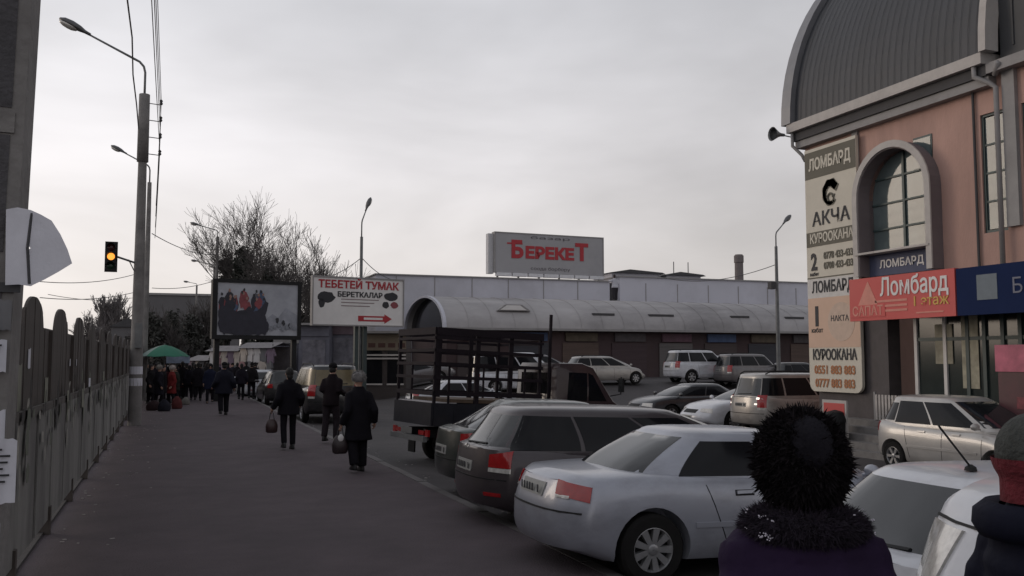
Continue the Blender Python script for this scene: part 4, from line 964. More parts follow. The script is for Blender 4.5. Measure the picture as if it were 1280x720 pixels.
# camera-mounted box on that post
# ------------------------------------------------------------------ traffic light
tl = empty('traffic_light', (-.87, 28.3, 4.75), label='traffic light on a bracket with its amber lamp lit', cat='traffic light')
zc = aty(139, 321, 28.2).z-4.75; xc = aty(139, 321, 28.2).x+.87
q = MB(); q.box((xc, -.1, zc), (.27, .18, .80)); q.box((xc, -.095, zc), (.33, .06, .86)); hb_ = q.build('housing', M_black, tl)
for k, (z, m) in enumerate(((.26, mat('unlit_red', (.05, .008, .008), .3)), (0, mat('lit_amber', (1.0, .34, .05), .3, emit=1.6)), (-.26, mat('unlit_green', (.008, .03, .015), .3)))):
    q = MB(); q.lathe([(.001, -.222), (.07, -.218), (.10, -.195)], c=(xc, 0, zc+z), n=18, axis='y'); q.build('lens', m, tl, True)
    q = MB()
    for j in range(12):
        a0_, a1_ = pi*j/12-.1, pi*(j+1)/12-.1
        q.loft([[Vector((xc+r*cos(a), y_, zc+z+r*sin(a))) for a, r in ((a0_, .112), (a1_, .112), (a1_, .125), (a0_, .125))] for y_ in (-.19, -.36)])
    q.build('visor', M_black, tl)
q = MB(); q.tube([(xc+.13, -.05, zc+.02), (-.12, .15, zc-.12)], .03, 7); q.tube([(xc+.45, 0, zc-.05), (-.1, .15, zc-.42)], .015, 5); q.build('bracket', M_metal, tl)
# ------------------------------------------------------------------ overhead wires
def wire(a, b, sag, r=.012, label='thin overhead wire running along the street', group='overhead wires', n=14):
    a, b = Vector(a), Vector(b); pts = [a.lerp(b, k/n)-Vector((0, 0, sag*4*(k/n)*(1-k/n))) - a for k in range(n+1)]
    q = MB(); q.tube(pts, r, 5); return q.build('overhead_wire', M_wire, None, label=label, cat='wire', group=group, loc=a)
for z in (9.47, 8.97, 8.47, 7.97):
    wire((-.41, 28.5, z), (-.41+random.uniform(-.02, .02), -10, z+.1), .35, .009, '%s of four stacked power wires running overhead from the near pole' % ('topmost', 'second', 'third', 'lowest')[int((9.5-z)*2)])
    p2 = atd(188, 240, 42); wire((-.41, 28.5, z), (p2.x+.25, p2.y, z-.6), .3, .012, '%s of four wires between the near pole and the second lamp' % ('topmost', 'second', 'third', 'lowest')[int((9.5-z)*2)])
q = MB(); rw_ = random.Random(4); pts = [Vector((.03*rw_.uniform(-1, 1), -k*2.2, .12*k+.1*rw_.uniform(-1, 1))) for k in range(15)]
q.tube(pts, .018, 5); q.build('overhead_wire', M_wire, None, label='loose wavy cable running up from the near pole', cat='wire', loc=(-.98, 28.3, 8.6))
WL = {(50, 372): 'lower of the two wires crossing from the near fence to the lamp pole', (50, 352): 'upper of the two wires crossing from the near fence to the lamp pole', (190, 292): 'wire sloping from the lamp pole to the third street lamp', (190, 360): 'wire just above the roof of the apartment block', (375, 347): 'wire from the bare tree to the lamp behind the hat-shop billboard', (452, 322): 'wire from the lamp behind the hat-shop billboard to the market hall', (60, 368): 'lowest faint wire over the fence humps', (822, 345): 'wire from the hall roof huts to the lamp before the hall'}
for (x0, y0, d0, x1, y1, d1, sg) in ((50, 372, 45, 180, 362, 60, .3), (50, 352, 45, 178, 340, 60, .3), (190, 292, 42, 270, 318, 64, .3), (190, 360, 60, 265, 352, 64, .2), (375, 347, 60, 452, 322, 46, .5), (452, 322, 46, 505, 350, 60, .4), (60, 368, 60, 168, 372, 80, .3), (822, 345, 66, 972, 330, 47, .6)):
    wire(atd(x0, y0, d0), atd(x1, y1, d1), sg, .02, WL[(x0, y0)], 'distant wires')
q = MB(); p = atd(967, 357, 46.6); q.b2((-.25, -.15, -.18), (.05, .15, .18)); q.build('junction_box', M_darkt, None, label='small dark box on the street lamp before the market hall', cat='box', loc=p)

# ================================================================== BILLBOARDS
p0, p1 = atd(265, 388, 41), atd(375, 388, 43)
b1 = empty('street_billboard', ((p0.x+p1.x)/2, (p0.y+p1.y)/2, 0), rz=atan2(p1.y-p0.y, p1.x-p0.x), label='black-framed billboard with a photo of a group of people before snowy hills', cat='billboard')
w_ = (p1-p0).length; z0, z1 = atd(320, 424, 42).z, atd(320, 351, 42).z
q = MB(); q.b2((-w_/2, -.1, z0), (w_/2, .3, z1)); q.build('cabinet', M_black, b1)
for a_, b_, c_, d_ in ((-w_/2-.02, w_/2+.02, z1-.13, z1+.02), (-w_/2-.02, w_/2+.02, z0-.02, z0+.17), (-w_/2-.02, -w_/2+.2, z0+.17, z1-.13), (w_/2-.15, w_/2+.02, z0+.17, z1-.13)):
    q = MB(); q.b2((a_, -.16, c_), (b_, -.1, d_)); q.build('frame', M_black, b1)
ix0, ix1, iz0, iz1 = -w_/2+.2, w_/2-.15, z0+.17, z1-.13; iw, ih = ix1-ix0, iz1-iz0
def pic(pts, m, y, nm='picture'):
    q = MB(); q.loft([[Vector((ix0+u*iw, yy, iz0+v*ih)) for u, v in pts] for yy in (-.101-y-.002, -.101-y+.001)]); return q.build(nm, m, b1)
pic([(0, 0), (1, 0), (1, 1), (0, 1)], mat('snowy_print', (.36, .37, .41), .6, 0, .18, 1.5, dirt=.5, dcol=(.22, .23, .27)), .001)
pic([(.55, .25), (.68, .42), (.75, .35), (.85, .55), (1, .4), (1, .1), (.7, .12)], mat('hill_print', (.27, .28, .32), .6, 0, .3, 3), .004)
def blob(cx_, cy_, rx, ry, m, y, n=14, seed=0, jag=.12):
    r = random.Random(seed); pic([(min(.999, max(.001, cx_+rx*cos(2*pi*k/n)*(1+jag*r.uniform(-1, 1)))), min(.999, max(.001, cy_+ry*sin(2*pi*k/n)*(1+jag*r.uniform(-1, 1))))) for k in range(n)], m, y)
M_nb = mat('navy_print', (.022, .022, .035), .6, 0, .3, 4); M_rp = mat('dull_red_print', (.22, .05, .06), .6, 0, .3, 5); M_bp = mat('dull_blue_print', (.06, .09, .16), .6, 0, .3, 5); M_fp = mat('face_print', (.28, .17, .14), .6)
rp_ = random.Random(17)
for k in range(26):
    x = .04+.54*rp_.random(); m = rp_.choice((M_bp, M_rp, M_rp, M_nb, M_nb, mat('grey_coat_print', (.10, .10, .12), .6, 0, .3, 5))); y = .50+.22*rp_.random()
    if .24 < x < .42: m = M_rp if rp_.random() < .7 else m
    blob(x, y, .03+.03*rp_.random(), .10+.07*rp_.random(), m, .006+.0006*k, seed=k, jag=.3)
    blob(x, y+.16, .013, .03, M_fp if rp_.random() < .6 else M_ink, .0225+.0006*k, seed=k+90, jag=.2)
for k, (x, y, rx, ry) in enumerate(((.10, .30, .09, .28), (.22, .24, .13, .24), (.36, .26, .14, .27), (.50, .23, .10, .25), (.57, .16, .06, .15), (.30, .10, .29, .10))): blob(x, y, rx, ry, M_nb, .040+.0012*k, seed=k+30, jag=.16, n=22)
for k in range(3): blob(.74+.08*k, .3-.05*k, .02, .05, M_ink, .03, seed=k+50, jag=.3)
for k in range(7): blob(.66+.05*k, .14+.03*(k%3), .02, .05, mat('hill_shade_print', (.20, .21, .24), .6), .055+.001*k, seed=k+70, jag=.4)
q = MB()
for x in (-w_/2+.25, w_/2-.25): q.b2((x-.11, 0, -.3), (x+.11, .24, z0))
for nm_x in (-w_/2+.25, w_/2-.25):
    q = MB(); q.b2((nm_x-.11, -.02, -.3), (nm_x+.11, .22, z0)); q.build('post', M_black, b1)

p0, p1 = atd(391, 377, 44), atd(503, 377, 46.5)
b2_ = empty('street_billboard', ((p0.x+p1.x)/2, (p0.y+p1.y)/2, -.2), rz=atan2(p1.y-p0.y, p1.x-p0.x), label='white hat-shop billboard reading ТЕБЕТЕЙ ТУМАК with a red arrow', cat='billboard')
w_ = (p1-p0).length; z0, z1 = atd(447, 406, 45).z+.2, atd(447, 348, 45).z+.2; hh = z1-z0
q = MB(); q.b2((-w_/2, -.05, z0), (w_/2, .15, z1)); q.build('panel', M_white, b2_)
for a_, b_, c_, d_ in ((-w_/2-.06, w_/2+.06, z1, z1+.07), (-w_/2-.06, w_/2+.06, z0-.07, z0), (-w_/2-.06, -w_/2, z0, z1), (w_/2, w_/2+.06, z0, z1)):
    q = MB(); q.b2((a_, -.09, c_), (b_, .18, d_)); q.build('frame', M_gtrim, b2_)
text('ТЕБЕТЕЙ ТУМАК', .5, M_bred, b2_, (0, -.06, z1-.33), Rf, .03, depth=.01, width=w_*.9)
text('БЕРЕТКАЛАР', .34, M_ink, b2_, (.05, -.06, z1-.80), Rf, .03, depth=.01, width=w_*.50)
for k in range(3): q = MB(); q.b2((-w_*.20, -.056, z1-1.05-.16*k), (w_*(.22-.05*k), -.0501, z1-1.0-.16*k)); q.build('small_print', mat('grey_ink', (.25, .2, .2), .7), b2_)
q = MB()
def bl2(cx_, cz_, rx, rz2, m, nm='hat_picture', seed=1, n=14):
    r = random.Random(seed); q = MB(); q.loft([[Vector((cx_+rx*cos(2*pi*k/n)*(1+.15*r.uniform(-1, 1)), yy, cz_+rz2*sin(2*pi*k/n)*(1+.15*r.uniform(-1, 1)))) for k in range(n)] for yy in (-.062, -.0501)]); q.build(nm, m, b2_)
bl2(-w_*.36, z1-.95, .42, .26, M_ink, seed=2); bl2(-w_*.41, z1-1.25, .16, .22, M_ink, seed=5); bl2(w_*.36, z1-.82, .36, .20, M_ink, seed=3); bl2(w_*.30, z1-1.25, .18, .16, M_ink, seed=4); bl2(w_*.40, z1-1.25, .2, .16, M_rp, seed=6)
q = MB(); q.prism([(-.05, z0+.18), (1.35, z0+.18), (1.35, z0+.08), (1.75, z0+.32), (1.35, z0+.55), (1.35, z0+.45), (-.05, z0+.45)], -.062, -.0501, 'y'); q.build('arrow', M_bred, b2_)
q = MB(); q.b2((.25, -.066, z0+.26), (1.25, -.0621, z0+.37)); q.build('arrow_print', M_white, b2_)
for x in (-.02, .42):
    q = MB(); q.b2((x-.10, .155, -.3), (x+.10, .35, z1-.1)); q.build('post', mat('teal_post', (.035, .05, .05), .6, 0, .2, 3), b2_)

# ================================================================== TREES
def branch_tree(name, loc, h, spread, seed, label, levels=6, trunk_r=.25, kids=3, lean=.0, up=.35, group='bare trees', m=None, first=.35, nk=4, twig=.010):
    r = random.Random(seed); t = empty(name, loc, label=label, cat='tree', group=group); m = m or M_bark
    tr = MB(); cr_ = MB()
    def grow(p, d, l, rad, lev):
        n = 3 if lev > 2 else 4; pts = [p]; rs = [rad]; dd = d.copy()
        for k in range(n):
            dd = (dd+Vector((r.gauss(0, .10), r.gauss(0, .10), r.gauss(.03, .06)))).normalized(); pts.append(pts[-1]+dd*l/n); rs.append(lerp(rad, rad*.6, (k+1)/n))
        (tr if lev == 0 else cr_).tube(pts, [max(twig, x) for x in rs], 8 if lev == 0 else 5 if lev < 3 else 3, caps=False)
        if lev >= levels: return
        K = nk if lev < 2 else kids
        for k in range(K):
            i = r.randint(max(1, int(n*.4)), n) if lev else r.randint(2, n)
            ang = r.uniform(0, 2*pi); tilt = r.uniform(.35, .85)*spread
            a = dd.cross(Vector((0, 0, 1))); a = a.normalized() if a.length > .1 else Vector((1, 0, 0)); b = dd.cross(a)
            nd_ = (dd*cos(tilt)+(a*cos(ang)+b*sin(ang))*sin(tilt)+Vector((0, 0, up*.5))).normalized()
            grow(pts[i], nd_, l*r.uniform(.58, .82), rs[i]*.62, lev+1)
        grow(pts[-1], dd, l*.78, rs[-1]*.9, lev+1)
    grow(Vector((0, 0, -.2)), Vector((lean, 0, 1)).normalized(), h*first, trunk_r, 0)
    zmax = max(v[2] for v in cr_.v); k = h/zmax
    for q in (tr, cr_): q.v = [(x*k, y*k, z*k) for x, y, z in q.v]
    tr.build('trunk', m, t, True); cr_.build('crown', m, t, False); return t
def tree_at(px, pytop, d, **k):
    p = atd(px, pytop, d); return branch_tree('bare_tree', (p.x, p.y, -.1), p.z+.1, **k)
tree_at(328, 240, 66, spread=.86, seed=5, label='large bare tree with spreading twigs behind the black-framed billboard', levels=6, kids=3, first=.30, trunk_r=.30, nk=4, twig=.011, up=.25)
tree_at(378, 248, 62, spread=.9, seed=12, label='slimmer bare tree just right of the large one', levels=6, kids=3, first=.32, trunk_r=.2, nk=3, twig=.010, up=.25)
tree_at(404, 280, 70, spread=.85, seed=21, label='low bare tree showing right of the black-framed billboard', levels=5, kids=3, first=.32, trunk_r=.2, twig=.014)
M_pale = mat('hazed_far_bark', (.16, .145, .145), .95, 0, .2, 2)  # haze over the farthest trees put into a paler bark colour
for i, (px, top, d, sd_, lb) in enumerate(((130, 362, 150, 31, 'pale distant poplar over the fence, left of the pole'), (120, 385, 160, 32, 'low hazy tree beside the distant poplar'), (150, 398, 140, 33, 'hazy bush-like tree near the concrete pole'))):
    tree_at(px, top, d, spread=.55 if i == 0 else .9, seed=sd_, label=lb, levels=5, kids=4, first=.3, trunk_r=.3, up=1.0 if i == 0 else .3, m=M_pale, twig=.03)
for i, (px, top, d) in enumerate(((196, 372, 95), (222, 380, 100), (248, 368, 92), (212, 392, 85), (384, 372, 70))):
    tree_at(px, top, d, spread=.85, seed=40+i, label=('bare tree before the apartment block, %s' % ('nearest the lamp pole', 'in the middle', 'at its right end', 'lowest of four')[i]) if i < 4 else 'small bare tree between the two street billboards', levels=5, kids=3, first=.28, trunk_r=.22, twig=.02)
def leafy(px, pytop, d, wpx, label, seed, base_z=-.1, m=None, n=2600, ls=.16, group='evergreen trees', name='evergreen_tree', low=.12):
    p = atd(px, pytop, d); r = random.Random(seed); h = p.z-base_z; w_ = wpx*d/F_PX/2
    t = empty(name, (p.x, p.y, base_z), label=label, cat='tree', group=group)
    q = MB(); q.tube([(0, 0, -.2), (.05, 0, h*.5), (0, .05, h*.9)], [.16, .1, .03], 7)
    for k in range(16):
        z = h*r.uniform(.2, .85); a = r.uniform(0, 2*pi); q.tube([(0, 0, z), (cos(a)*w_*.6, sin(a)*w_*.6, z+h*.08)], [.05, .015], 4)
    q.build('trunk', M_bark, t)
    q = MB(); cl_ = [(r.uniform(-.7, .7)*w_, r.uniform(-.7, .7)*w_, h*r.uniform(low+.08, .93), r.uniform(.28, .5)*w_) for _ in range(38)]
    for k in range(n):
        c = r.choice(cl_); zf = c[2]/h; k_ = sin(pi*min(1, max(0, (zf-.02))**.75))**.6
        v = Vector((r.gauss(0, .5), r.gauss(0, .5), r.gauss(0, .6)))*c[3]; o = Vector((c[0]*k_, c[1]*k_, c[2]))+v
        if o.z > h or o.z < h*low*.6: continue
        a = Vector((r.gauss(0, 1), r.gauss(0, 1), r.gauss(0, 1))).normalized()*ls*r.uniform(.6, 1.3); b = a.cross(Vector((r.gauss(0, 1), r.gauss(0, 1), r.gauss(0, 1)))).normalized()*ls*.55
        q.add([o-a, o+b, o+a, o-b], [(0, 1, 2, 3)])
    q.build('crown', m or mat('dark_evergreen', (.030, .034, .028), .9, 0, .45, .9), t); return t
leafy(306, 300, 64, 38, 'dark evergreen standing in front of the large bare tree', 3, n=5200)
leafy(283, 318, 68, 28, 'narrower dark evergreen at the left of the large bare tree', 4, n=2600)
leafy(332, 334, 60, 34, 'low dark evergreen just above the black-framed billboard', 8, n=2600)
leafy(382, 390, 66, 22, 'small dark evergreen between the two billboards', 6, n=1500)
for i, (px, top, wd) in enumerate(((192, 388, 30), (216, 385, 34), (240, 392, 30), (258, 384, 26))):
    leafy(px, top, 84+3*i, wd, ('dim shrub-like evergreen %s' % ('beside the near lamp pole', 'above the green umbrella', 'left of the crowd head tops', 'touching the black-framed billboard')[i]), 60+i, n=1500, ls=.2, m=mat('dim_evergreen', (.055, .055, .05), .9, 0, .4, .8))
# ------------------------------------------------------------------ apartment block
p0, p1 = atd(180, 400, 128), atd(300, 400, 132)
ab = empty('apartment_block', (p0.x, p0.y, 0), rz=atan2(p1.y-p0.y, p1.x-p0.x), label='dim grey apartment block beyond the trees at the end of the street', cat='building')
w_ = (p1-p0).length; zt = atd(220, 369, 129).z
M_apt = mat('grey_block_wall', (.13, .125, .13), .9, 0, .12, .4)
q = MB(); q.b2((0, 0, -.3), (w_, 10, zt)); q.build('wall', M_apt, ab); q = MB(); q.b2((-.2, -.2, zt), (w_+.2, 10.2, zt+.3)); q.build('roof', M_gtrim, ab)
wm = MB(); wm.b2((-.6, -.06, -.7), (.6, .0, .7)); wme = wm.mesh('window'); wme.materials.append(M_glass)
fm = MB(); fm.b2((-.03, -.09, -.7), (.03, -.061, .7)); fm.b2((-.68, -.1, -.78), (.68, -.061, -.7)); fme = fm.mesh('window_frame'); fme.materials.append(M_white)
nx = int(w_/2.4); nzz = int(zt/2.8)
for i in range(nx):
    for j in range(nzz):
        wo = link('window', wme, None, ab, loc=(1.3+i*2.4, 0, 1.6+j*2.8)); link('window_frame', fme, None, wo)
p = atd(150, 400, 120); q = MB()
hb2 = empty('small_house', (p.x, p.y, 0), label='small grey building glimpsed left of the concrete pole', cat='building')
q.b2((-1, 0, 0), (3, 5, 6)); q.build('wall', M_apt, hb2); q = MB(); q.prism([(-1.3, 6), (3.3, 6), (1, 7.2)], -.3, 5.3, 'y'); q.build('roof', M_darkt, hb2)
for x in (-.2, 1.0, 2.2): q = MB(); q.b2((x-.35, -.05, 3.6), (x+.35, -.001, 4.8)); q.build('window', M_glass, hb2)

# ================================================================== MARKET STALLS, KIOSKS, UMBRELLA
def kiosk(px0, px1, pyb, pyt, d, label, wallm, fasm, cat='kiosk', gz=0, d1=None, stripes=0, pane=None):
    a, b = atd(px0, pyt, d), atd(px1, pyt, d1 or d); w_ = (Vector((b.x-a.x, b.y-a.y, 0))).length; zt = a.z-gz
    t = empty('market_kiosk', ((a.x+b.x)/2, (a.y+b.y)/2, gz), rz=atan2(b.y-a.y, b.x-a.x), label=label, cat=cat, group='market kiosks')
    q = MB(); q.b2((-w_/2, 0, 0), (w_/2, 2.5, zt-.12)); q.build('body', wallm, t)
    q = MB(); q.b2((-w_/2-.1, -.5, zt-.12), (w_/2+.1, 2.6, zt)); q.build('roof', M_gtrim, t)
    q = MB(); q.b2((-w_/2+.02, -.08, zt-.75), (w_/2-.02, -.005, zt-.15)); q.build('fascia', fasm, t)
    n = max(1, int(w_/1.0))
    for k in range(n):
        x = -w_/2+w_*(k+.5)/n; q = MB(); q.b2((x-w_/n*.38, -.03, .9), (x+w_/n*.38, -.002, zt-.95)); f = q.build('window' if not pane else 'shutter', pane or M_glass, t)
        q = MB(); q.b2((x-w_/n*.40, -.06, .82), (x+w_/n*.40, -.031, .9)); q.build('sill', M_trim, f)
    return t, w_, zt
M_tarp = mat('blue_grey_tarpaulin', (.115, .115, .145), .7, 0, .3, 1.6, bump=.4, bscale=3, dirt=.5, dcol=(.07, .07, .09)); M_och = mat('ochre_panel', (.16, .13, .095), .7, 0, .15, 2)
kiosk(374, 412, 470, 404, 53, 'blue-grey market kiosk left of the hat-shop billboard post', M_tarp, M_tarp, d1=53, pane=mat('mottled_shutter', (.15, .145, .17), .7, 0, .5, 2.5, dirt=.6, dcol=(.05, .05, .07)))
kiosk(413, 450, 470, 402, 54, 'blue-grey market kiosk just behind the hat-shop billboard post', M_tarp, mat('mauve_tarp', (.14, .10, .12), .7, 0, .3, 2), pane=MATS['mottled_shutter'])
t, w_, zt = kiosk(455, 508, 470, 414, 48, 'ochre-fronted kiosk with small dark windows left of the truck', mat('brown_kiosk', (.05, .04, .038), .8), M_och, gz=-.3)
q = MB(); q.b2((-w_/2, -.12, zt-1.0), (w_/2, -.09, zt-.15)); q.build('sign_panel', M_och, t)
for k in range(4): q = MB(); q.b2((-w_/2+.25+k*w_/4.3, -.135, zt-.85), (-w_/2+.62+k*w_/4.3, -.1201, zt-.62)); q.build('sign_picture', mat('maroon_print', (.07, .03, .025), .7), t)
for k in range(2): q = MB(); q.b2((-w_/2, -.16, zt-1.28-.18*k), (w_/2, -.10, zt-1.2-.18*k)); q.build('pale_trim', M_trim, t)
kiosk(342, 376, 470, 414, 57, 'grey market kiosk below the right end of the black-framed billboard', M_tarp, M_gtrim, pane=MATS['mottled_shutter'])
# stalls with hanging clothes behind the crowd
GC = [('white', (.55, .53, .53)), ('cream', (.45, .40, .36)), ('dark', (.02, .018, .02)), ('lilac', (.20, .15, .20)), ('grey', (.14, .14, .15)), ('dull pink', (.26, .15, .16)), ('brown', (.07, .045, .035))]
gm = MB(); gm.loft([[Vector((x_, y_, z_)) for x_, z_ in ((-.2, .0), (.2, .0), (.24, -.12), (.36, -.42), (.29, -.46), (.21, -.24), (.22, -.85), (-.22, -.85), (-.21, -.24), (-.29, -.46), (-.36, -.42), (-.24, -.12))] for y_ in (-.05, .05)])
gme0 = gm.mesh('garment'); rg = random.Random(9)
gmes = []
for nm_, c in GC:
    m2 = gme0.copy(); m2.materials.append(mat('cloth_'+nm_.replace(' ', '_'), c, .9, 0, .2, 3)); gmes.append(m2)
M_awn = mat('pale_awning', (.20, .19, .20), .8, 0, .2, 2)
for i, (px0, px1, top, d, lb) in enumerate(((236, 262, 446, 60, 'left clothes stall behind the crowd, under a pale awning'), (262, 300, 434, 57, 'clothes stall behind the walking man, under a pale awning'), (300, 342, 430, 55, 'clothes stall below the black-framed billboard, hung with garments'))):
    a, b = atd(px0, top, d), atd(px1, top, d-1); w_ = Vector((b.x-a.x, b.y-a.y, 0)).length; rz = atan2(b.y-a.y, b.x-a.x)
    t = empty('market_stall', ((a.x+b.x)/2, (a.y+b.y)/2, 0), rz=rz, label=lb, cat='market stall', group='clothes stalls')
    for x in (-w_/2+.05, w_/2-.05):
        for y in (0, 1.6): q = MB(); q.tube([(x, y, -.1), (x, y, a.z)], .03, 5); q.build('post', M_metal, t)
    q = MB(); q.loft([[Vector((x_, -.35, a.z-.25)), Vector((x_, .8, a.z+.1)), Vector((x_, 1.8, a.z-.1)), Vector((x_, .8, a.z+.06))] for x_ in (-w_/2-.1, w_/2+.1)]); q.build('awning', M_awn, t)
    q = MB(); q.b2((-w_/2, .5, .0), (w_/2, 1.5, .85)); q.build('counter', M_tarp, t)
    q = MB(); q.b2((-w_/2, 1.55, .1), (w_/2, 1.6, a.z-.15)); q.build('back_cloth', mat('back_cloth', (.12, .11, .12), .9, 0, .4, 2), t)
    n = max(3, int(w_/.42))
    for row, zz in ((0, a.z-.25), (1, a.z-1.05)):
        for k in range(n):
            j = rg.randrange(len(GC)); lx = -w_/2+w_*(k+.5)/n
            wx = t.location.x+lx*cos(rz)-(.05-.1*row)*sin(rz); wy = t.location.y+lx*sin(rz)-.08*(1-row)
            g_ = link('hanging_garment', gmes[j], None, None, loc=(wx, wy, zz+rg.uniform(-.05, .05)), rz=rz+rg.uniform(-.3, .3), label='%s garment, %s from the left in the %s row of the %s clothes stall' % (GC[j][0], ('first', 'second', 'third', 'fourth', 'fifth', 'sixth', 'seventh', 'eighth')[min(7, k)], ('upper', 'lower')[row], ('left', 'middle', 'right')[i]), cat='garment', group='garments hanging at the stalls')
# umbrella
p = atd(206, 431, 41)
um = empty('market_umbrella', (p.x, p.y, 0), label='green market umbrella with a pale edge over the stall at the left of the pavement', cat='umbrella'); hz_ = p.z
M_grn = mat('green_cloth', (.022, .135, .085), .8, 0, .12, 3); M_pgr = mat('pale_green_cloth', (.16, .22, .20), .8, 0, .12, 3)
ng = 8; ru = 1.05
for k in range(ng):
    a, b = 2*pi*k/ng, 2*pi*(k+1)/ng; q = MB(); rows = []
    for tt in (0.02, .3, .55, .8, 1.0): rows.append([Vector((ru*tt*cos(x_), ru*tt*sin(x_), hz_-.50*tt**1.6-(.03*sin(pi*f_) if tt == 1 else 0))) for f_, x_ in ((0, a), (.5, (a+b)/2), (1, b))])
    vs = [v for r_ in rows for v in r_]; q.add(vs+[v-Vector((0, 0, .012)) for v in vs], [(i*3+j, i*3+j+1, i*3+j+4, i*3+j+3) for i in range(4) for j in range(2)]+[(15+i*3+j, 15+i*3+j+3, 15+i*3+j+4, 15+i*3+j+1) for i in range(4) for j in range(2)])
    q.build('canopy_panel', M_pgr if k in (3, 4) else M_grn, um, True)
    q = MB(); q.tube([(0, 0, hz_-.03), (ru*cos(a), ru*sin(a), hz_-.51)], .01, 4); q.build('rib', M_metal, um)
q = MB(); q.tube([(0, 0, 0), (0, 0, hz_+.06)], .025, 6); q.build('pole', M_metal, um)
p = atd(208, 470, 42.5)
st = empty('market_stall', (p.x, p.y+.6, 0), label='low stall table with a blue and white cloth under the green umbrella', cat='market stall')
q = MB(); q.b2((-.9, -.4, .75), (.9, .4, .80)); q.build('tabletop', M_wood, st); q = MB(); q.b2((-.93, -.43, .35), (.93, .43, .749)); q.build('cloth', mat('maroon_cloth', (.05, .02, .03), .9, 0, .3, 3), st)
for x in (-.8, .8):
    for y in (-.3, .3): q = MB(); q.b2((x-.03, y-.03, 0), (x+.03, y+.03, .349)); q.build('leg', M_wood, st)
p = atd(222, 446, 43.5); q = MB(); q.b2((-.5, 0, 0), (.55, .04, .35)); q.build('banner', mat('blue_white_banner', (.20, .24, .32), .8, 0, .5, 3), None, label='pale blue banner hanging right of the green umbrella', cat='banner', loc=(p.x, p.y, p.z-.3))

# ================================================================== FENCE
fe = empty('metal_fence', (-1.25, 0, 0), label='long dark metal fence with arched tops and grimy lower sheets along the pavement', cat='fence')
M_ftop = mat('dark_brown_fence_metal', (.062, .050, .044), .75, .1, .3, 3, dirt=.5, dcol=(.02, .018, .018)); M_fbot = mat('grimy_grey_green_sheet', (.20, .195, .185), .85, 0, .4, 2.2, bump=.3, dirt=.7, dcol=(.05, .042, .048), stretch=(1, 1, .4))
def px_fence(px): # where the fence line X = -1.3 meets pixel column px
    return atx(px, 450, -1.3).y
PITCHF = 2.45; Y0F = atx(77, 385, -1.25).y-PITCHF*3.5
NB = 24; NSL = 12
slat_me = {}
rf = random.Random(5)
for k in range(NSL):
    u0, u1 = k/NSL, (k+1)/NSL
    def topz(u):
        c = abs(u-.5)/.29
        return 2.22 + (.28*sqrt(max(0, 1-c**2.2)) if c < 1 else 0)
    w2_ = PITCHF/NSL
    pts = [(0.006, 1.42), (w2_-.006, 1.42)]+[(w2_-.006-(w2_-.012)*j/5, topz(lerp(u1, u0, j/5))) for j in range(6)]
    q = MB(); q.prism(pts, -.012, .012, 'x'); me = q.mesh('slat'); me.materials.append(M_ftop); slat_me[k] = me
q = MB(); q.b2((.05, .0, .16), (.075, PITCHF, 1.36)); sheet = q.mesh('lower_sheet'); sheet.materials.append(M_fbot)
q = MB()
q.b2((.045, .03, 1.361), (.078, PITCHF-.03, 1.44))
rail = q.mesh('rail'); rail.materials.append(mat('rusty_rail', (.085, .075, .068), .85, 0, .4, 3, dirt=.5, dcol=(.04, .03, .03)))
q = MB(); q.b2((.0755, PITCHF*.5-.02, .18), (.088, PITCHF*.5+.02, 1.36)); rib = q.mesh('sheet_rib'); rib.materials.append(M_fbot)
q = MB(); q.b2((-.05, -.04, -.1), (.049, .04, 2.20)); q.b2((.0491, -.045, -.05), (.095, .045, .30)); postm = q.mesh('post'); postm.materials.append(M_ftop)
q = MB(); q.b2((-.035, .0, 1.40), (-.013, PITCHF, 1.46)); q.b2((-.035, .0, 2.12), (-.013, PITCHF, 2.17)); brail = q.mesh('back_rail'); brail.materials.append(M_ftop)
for i in range(NB):
    y = Y0F+i*PITCHF
    link('post', postm, None, fe, loc=(0, y, 0)); link('lower_sheet', sheet, None, fe, loc=(rf.uniform(-.006, .006), y, 0)); link('rail', rail, None, fe, loc=(0, y, 0)); link('sheet_rib', rib, None, fe, loc=(0, y, 0)); link('back_rail', brail, None, fe, loc=(0, y, 0))
    for k in range(NSL): link('slat', slat_me[k], None, fe, loc=(rf.uniform(-.004, .004), y+k*PITCHF/NSL, 0))
q = MB(); q.b2((-.12, Y0F, -.1), (.03, Y0F+NB*PITCHF, .03)); q.build('footing', mat('dark_footing', (.05, .045, .045), .95, 0, .2, 3), fe)
rt_ = random.Random(77)
for mi_, (mm_, cnt) in enumerate(((mat('torn_pale', (.30, .29, .26), .9, 0, .3, 12), 46), (mat('torn_dark', (.04, .036, .034), .9, 0, .3, 12), 60), (mat('torn_green', (.13, .14, .11), .9, 0, .3, 12), 50))):
    q = MB()
    for k in range(cnt):
        y_ = 5.5+24*rt_.random()**1.3; z_ = max(.3, rt_.gauss(1.32, .18)); w_ = rt_.uniform(.04, .22); h_ = rt_.uniform(.06, .34)
        pts = [(y_+w_*cos(2*pi*j/8)*rt_.uniform(.5, 1)/1.4, z_-h_*.3+h_*sin(2*pi*j/8)*rt_.uniform(.5, 1)/1.4) for j in range(8)]; x_ = .0905+.001*k/cnt+.003*mi_
        q.prism(pts, x_ if z_ < 5 else 0, x_+.002, 'x')
    q.build('torn_paper_scraps', mm_, fe, kind='stuff')
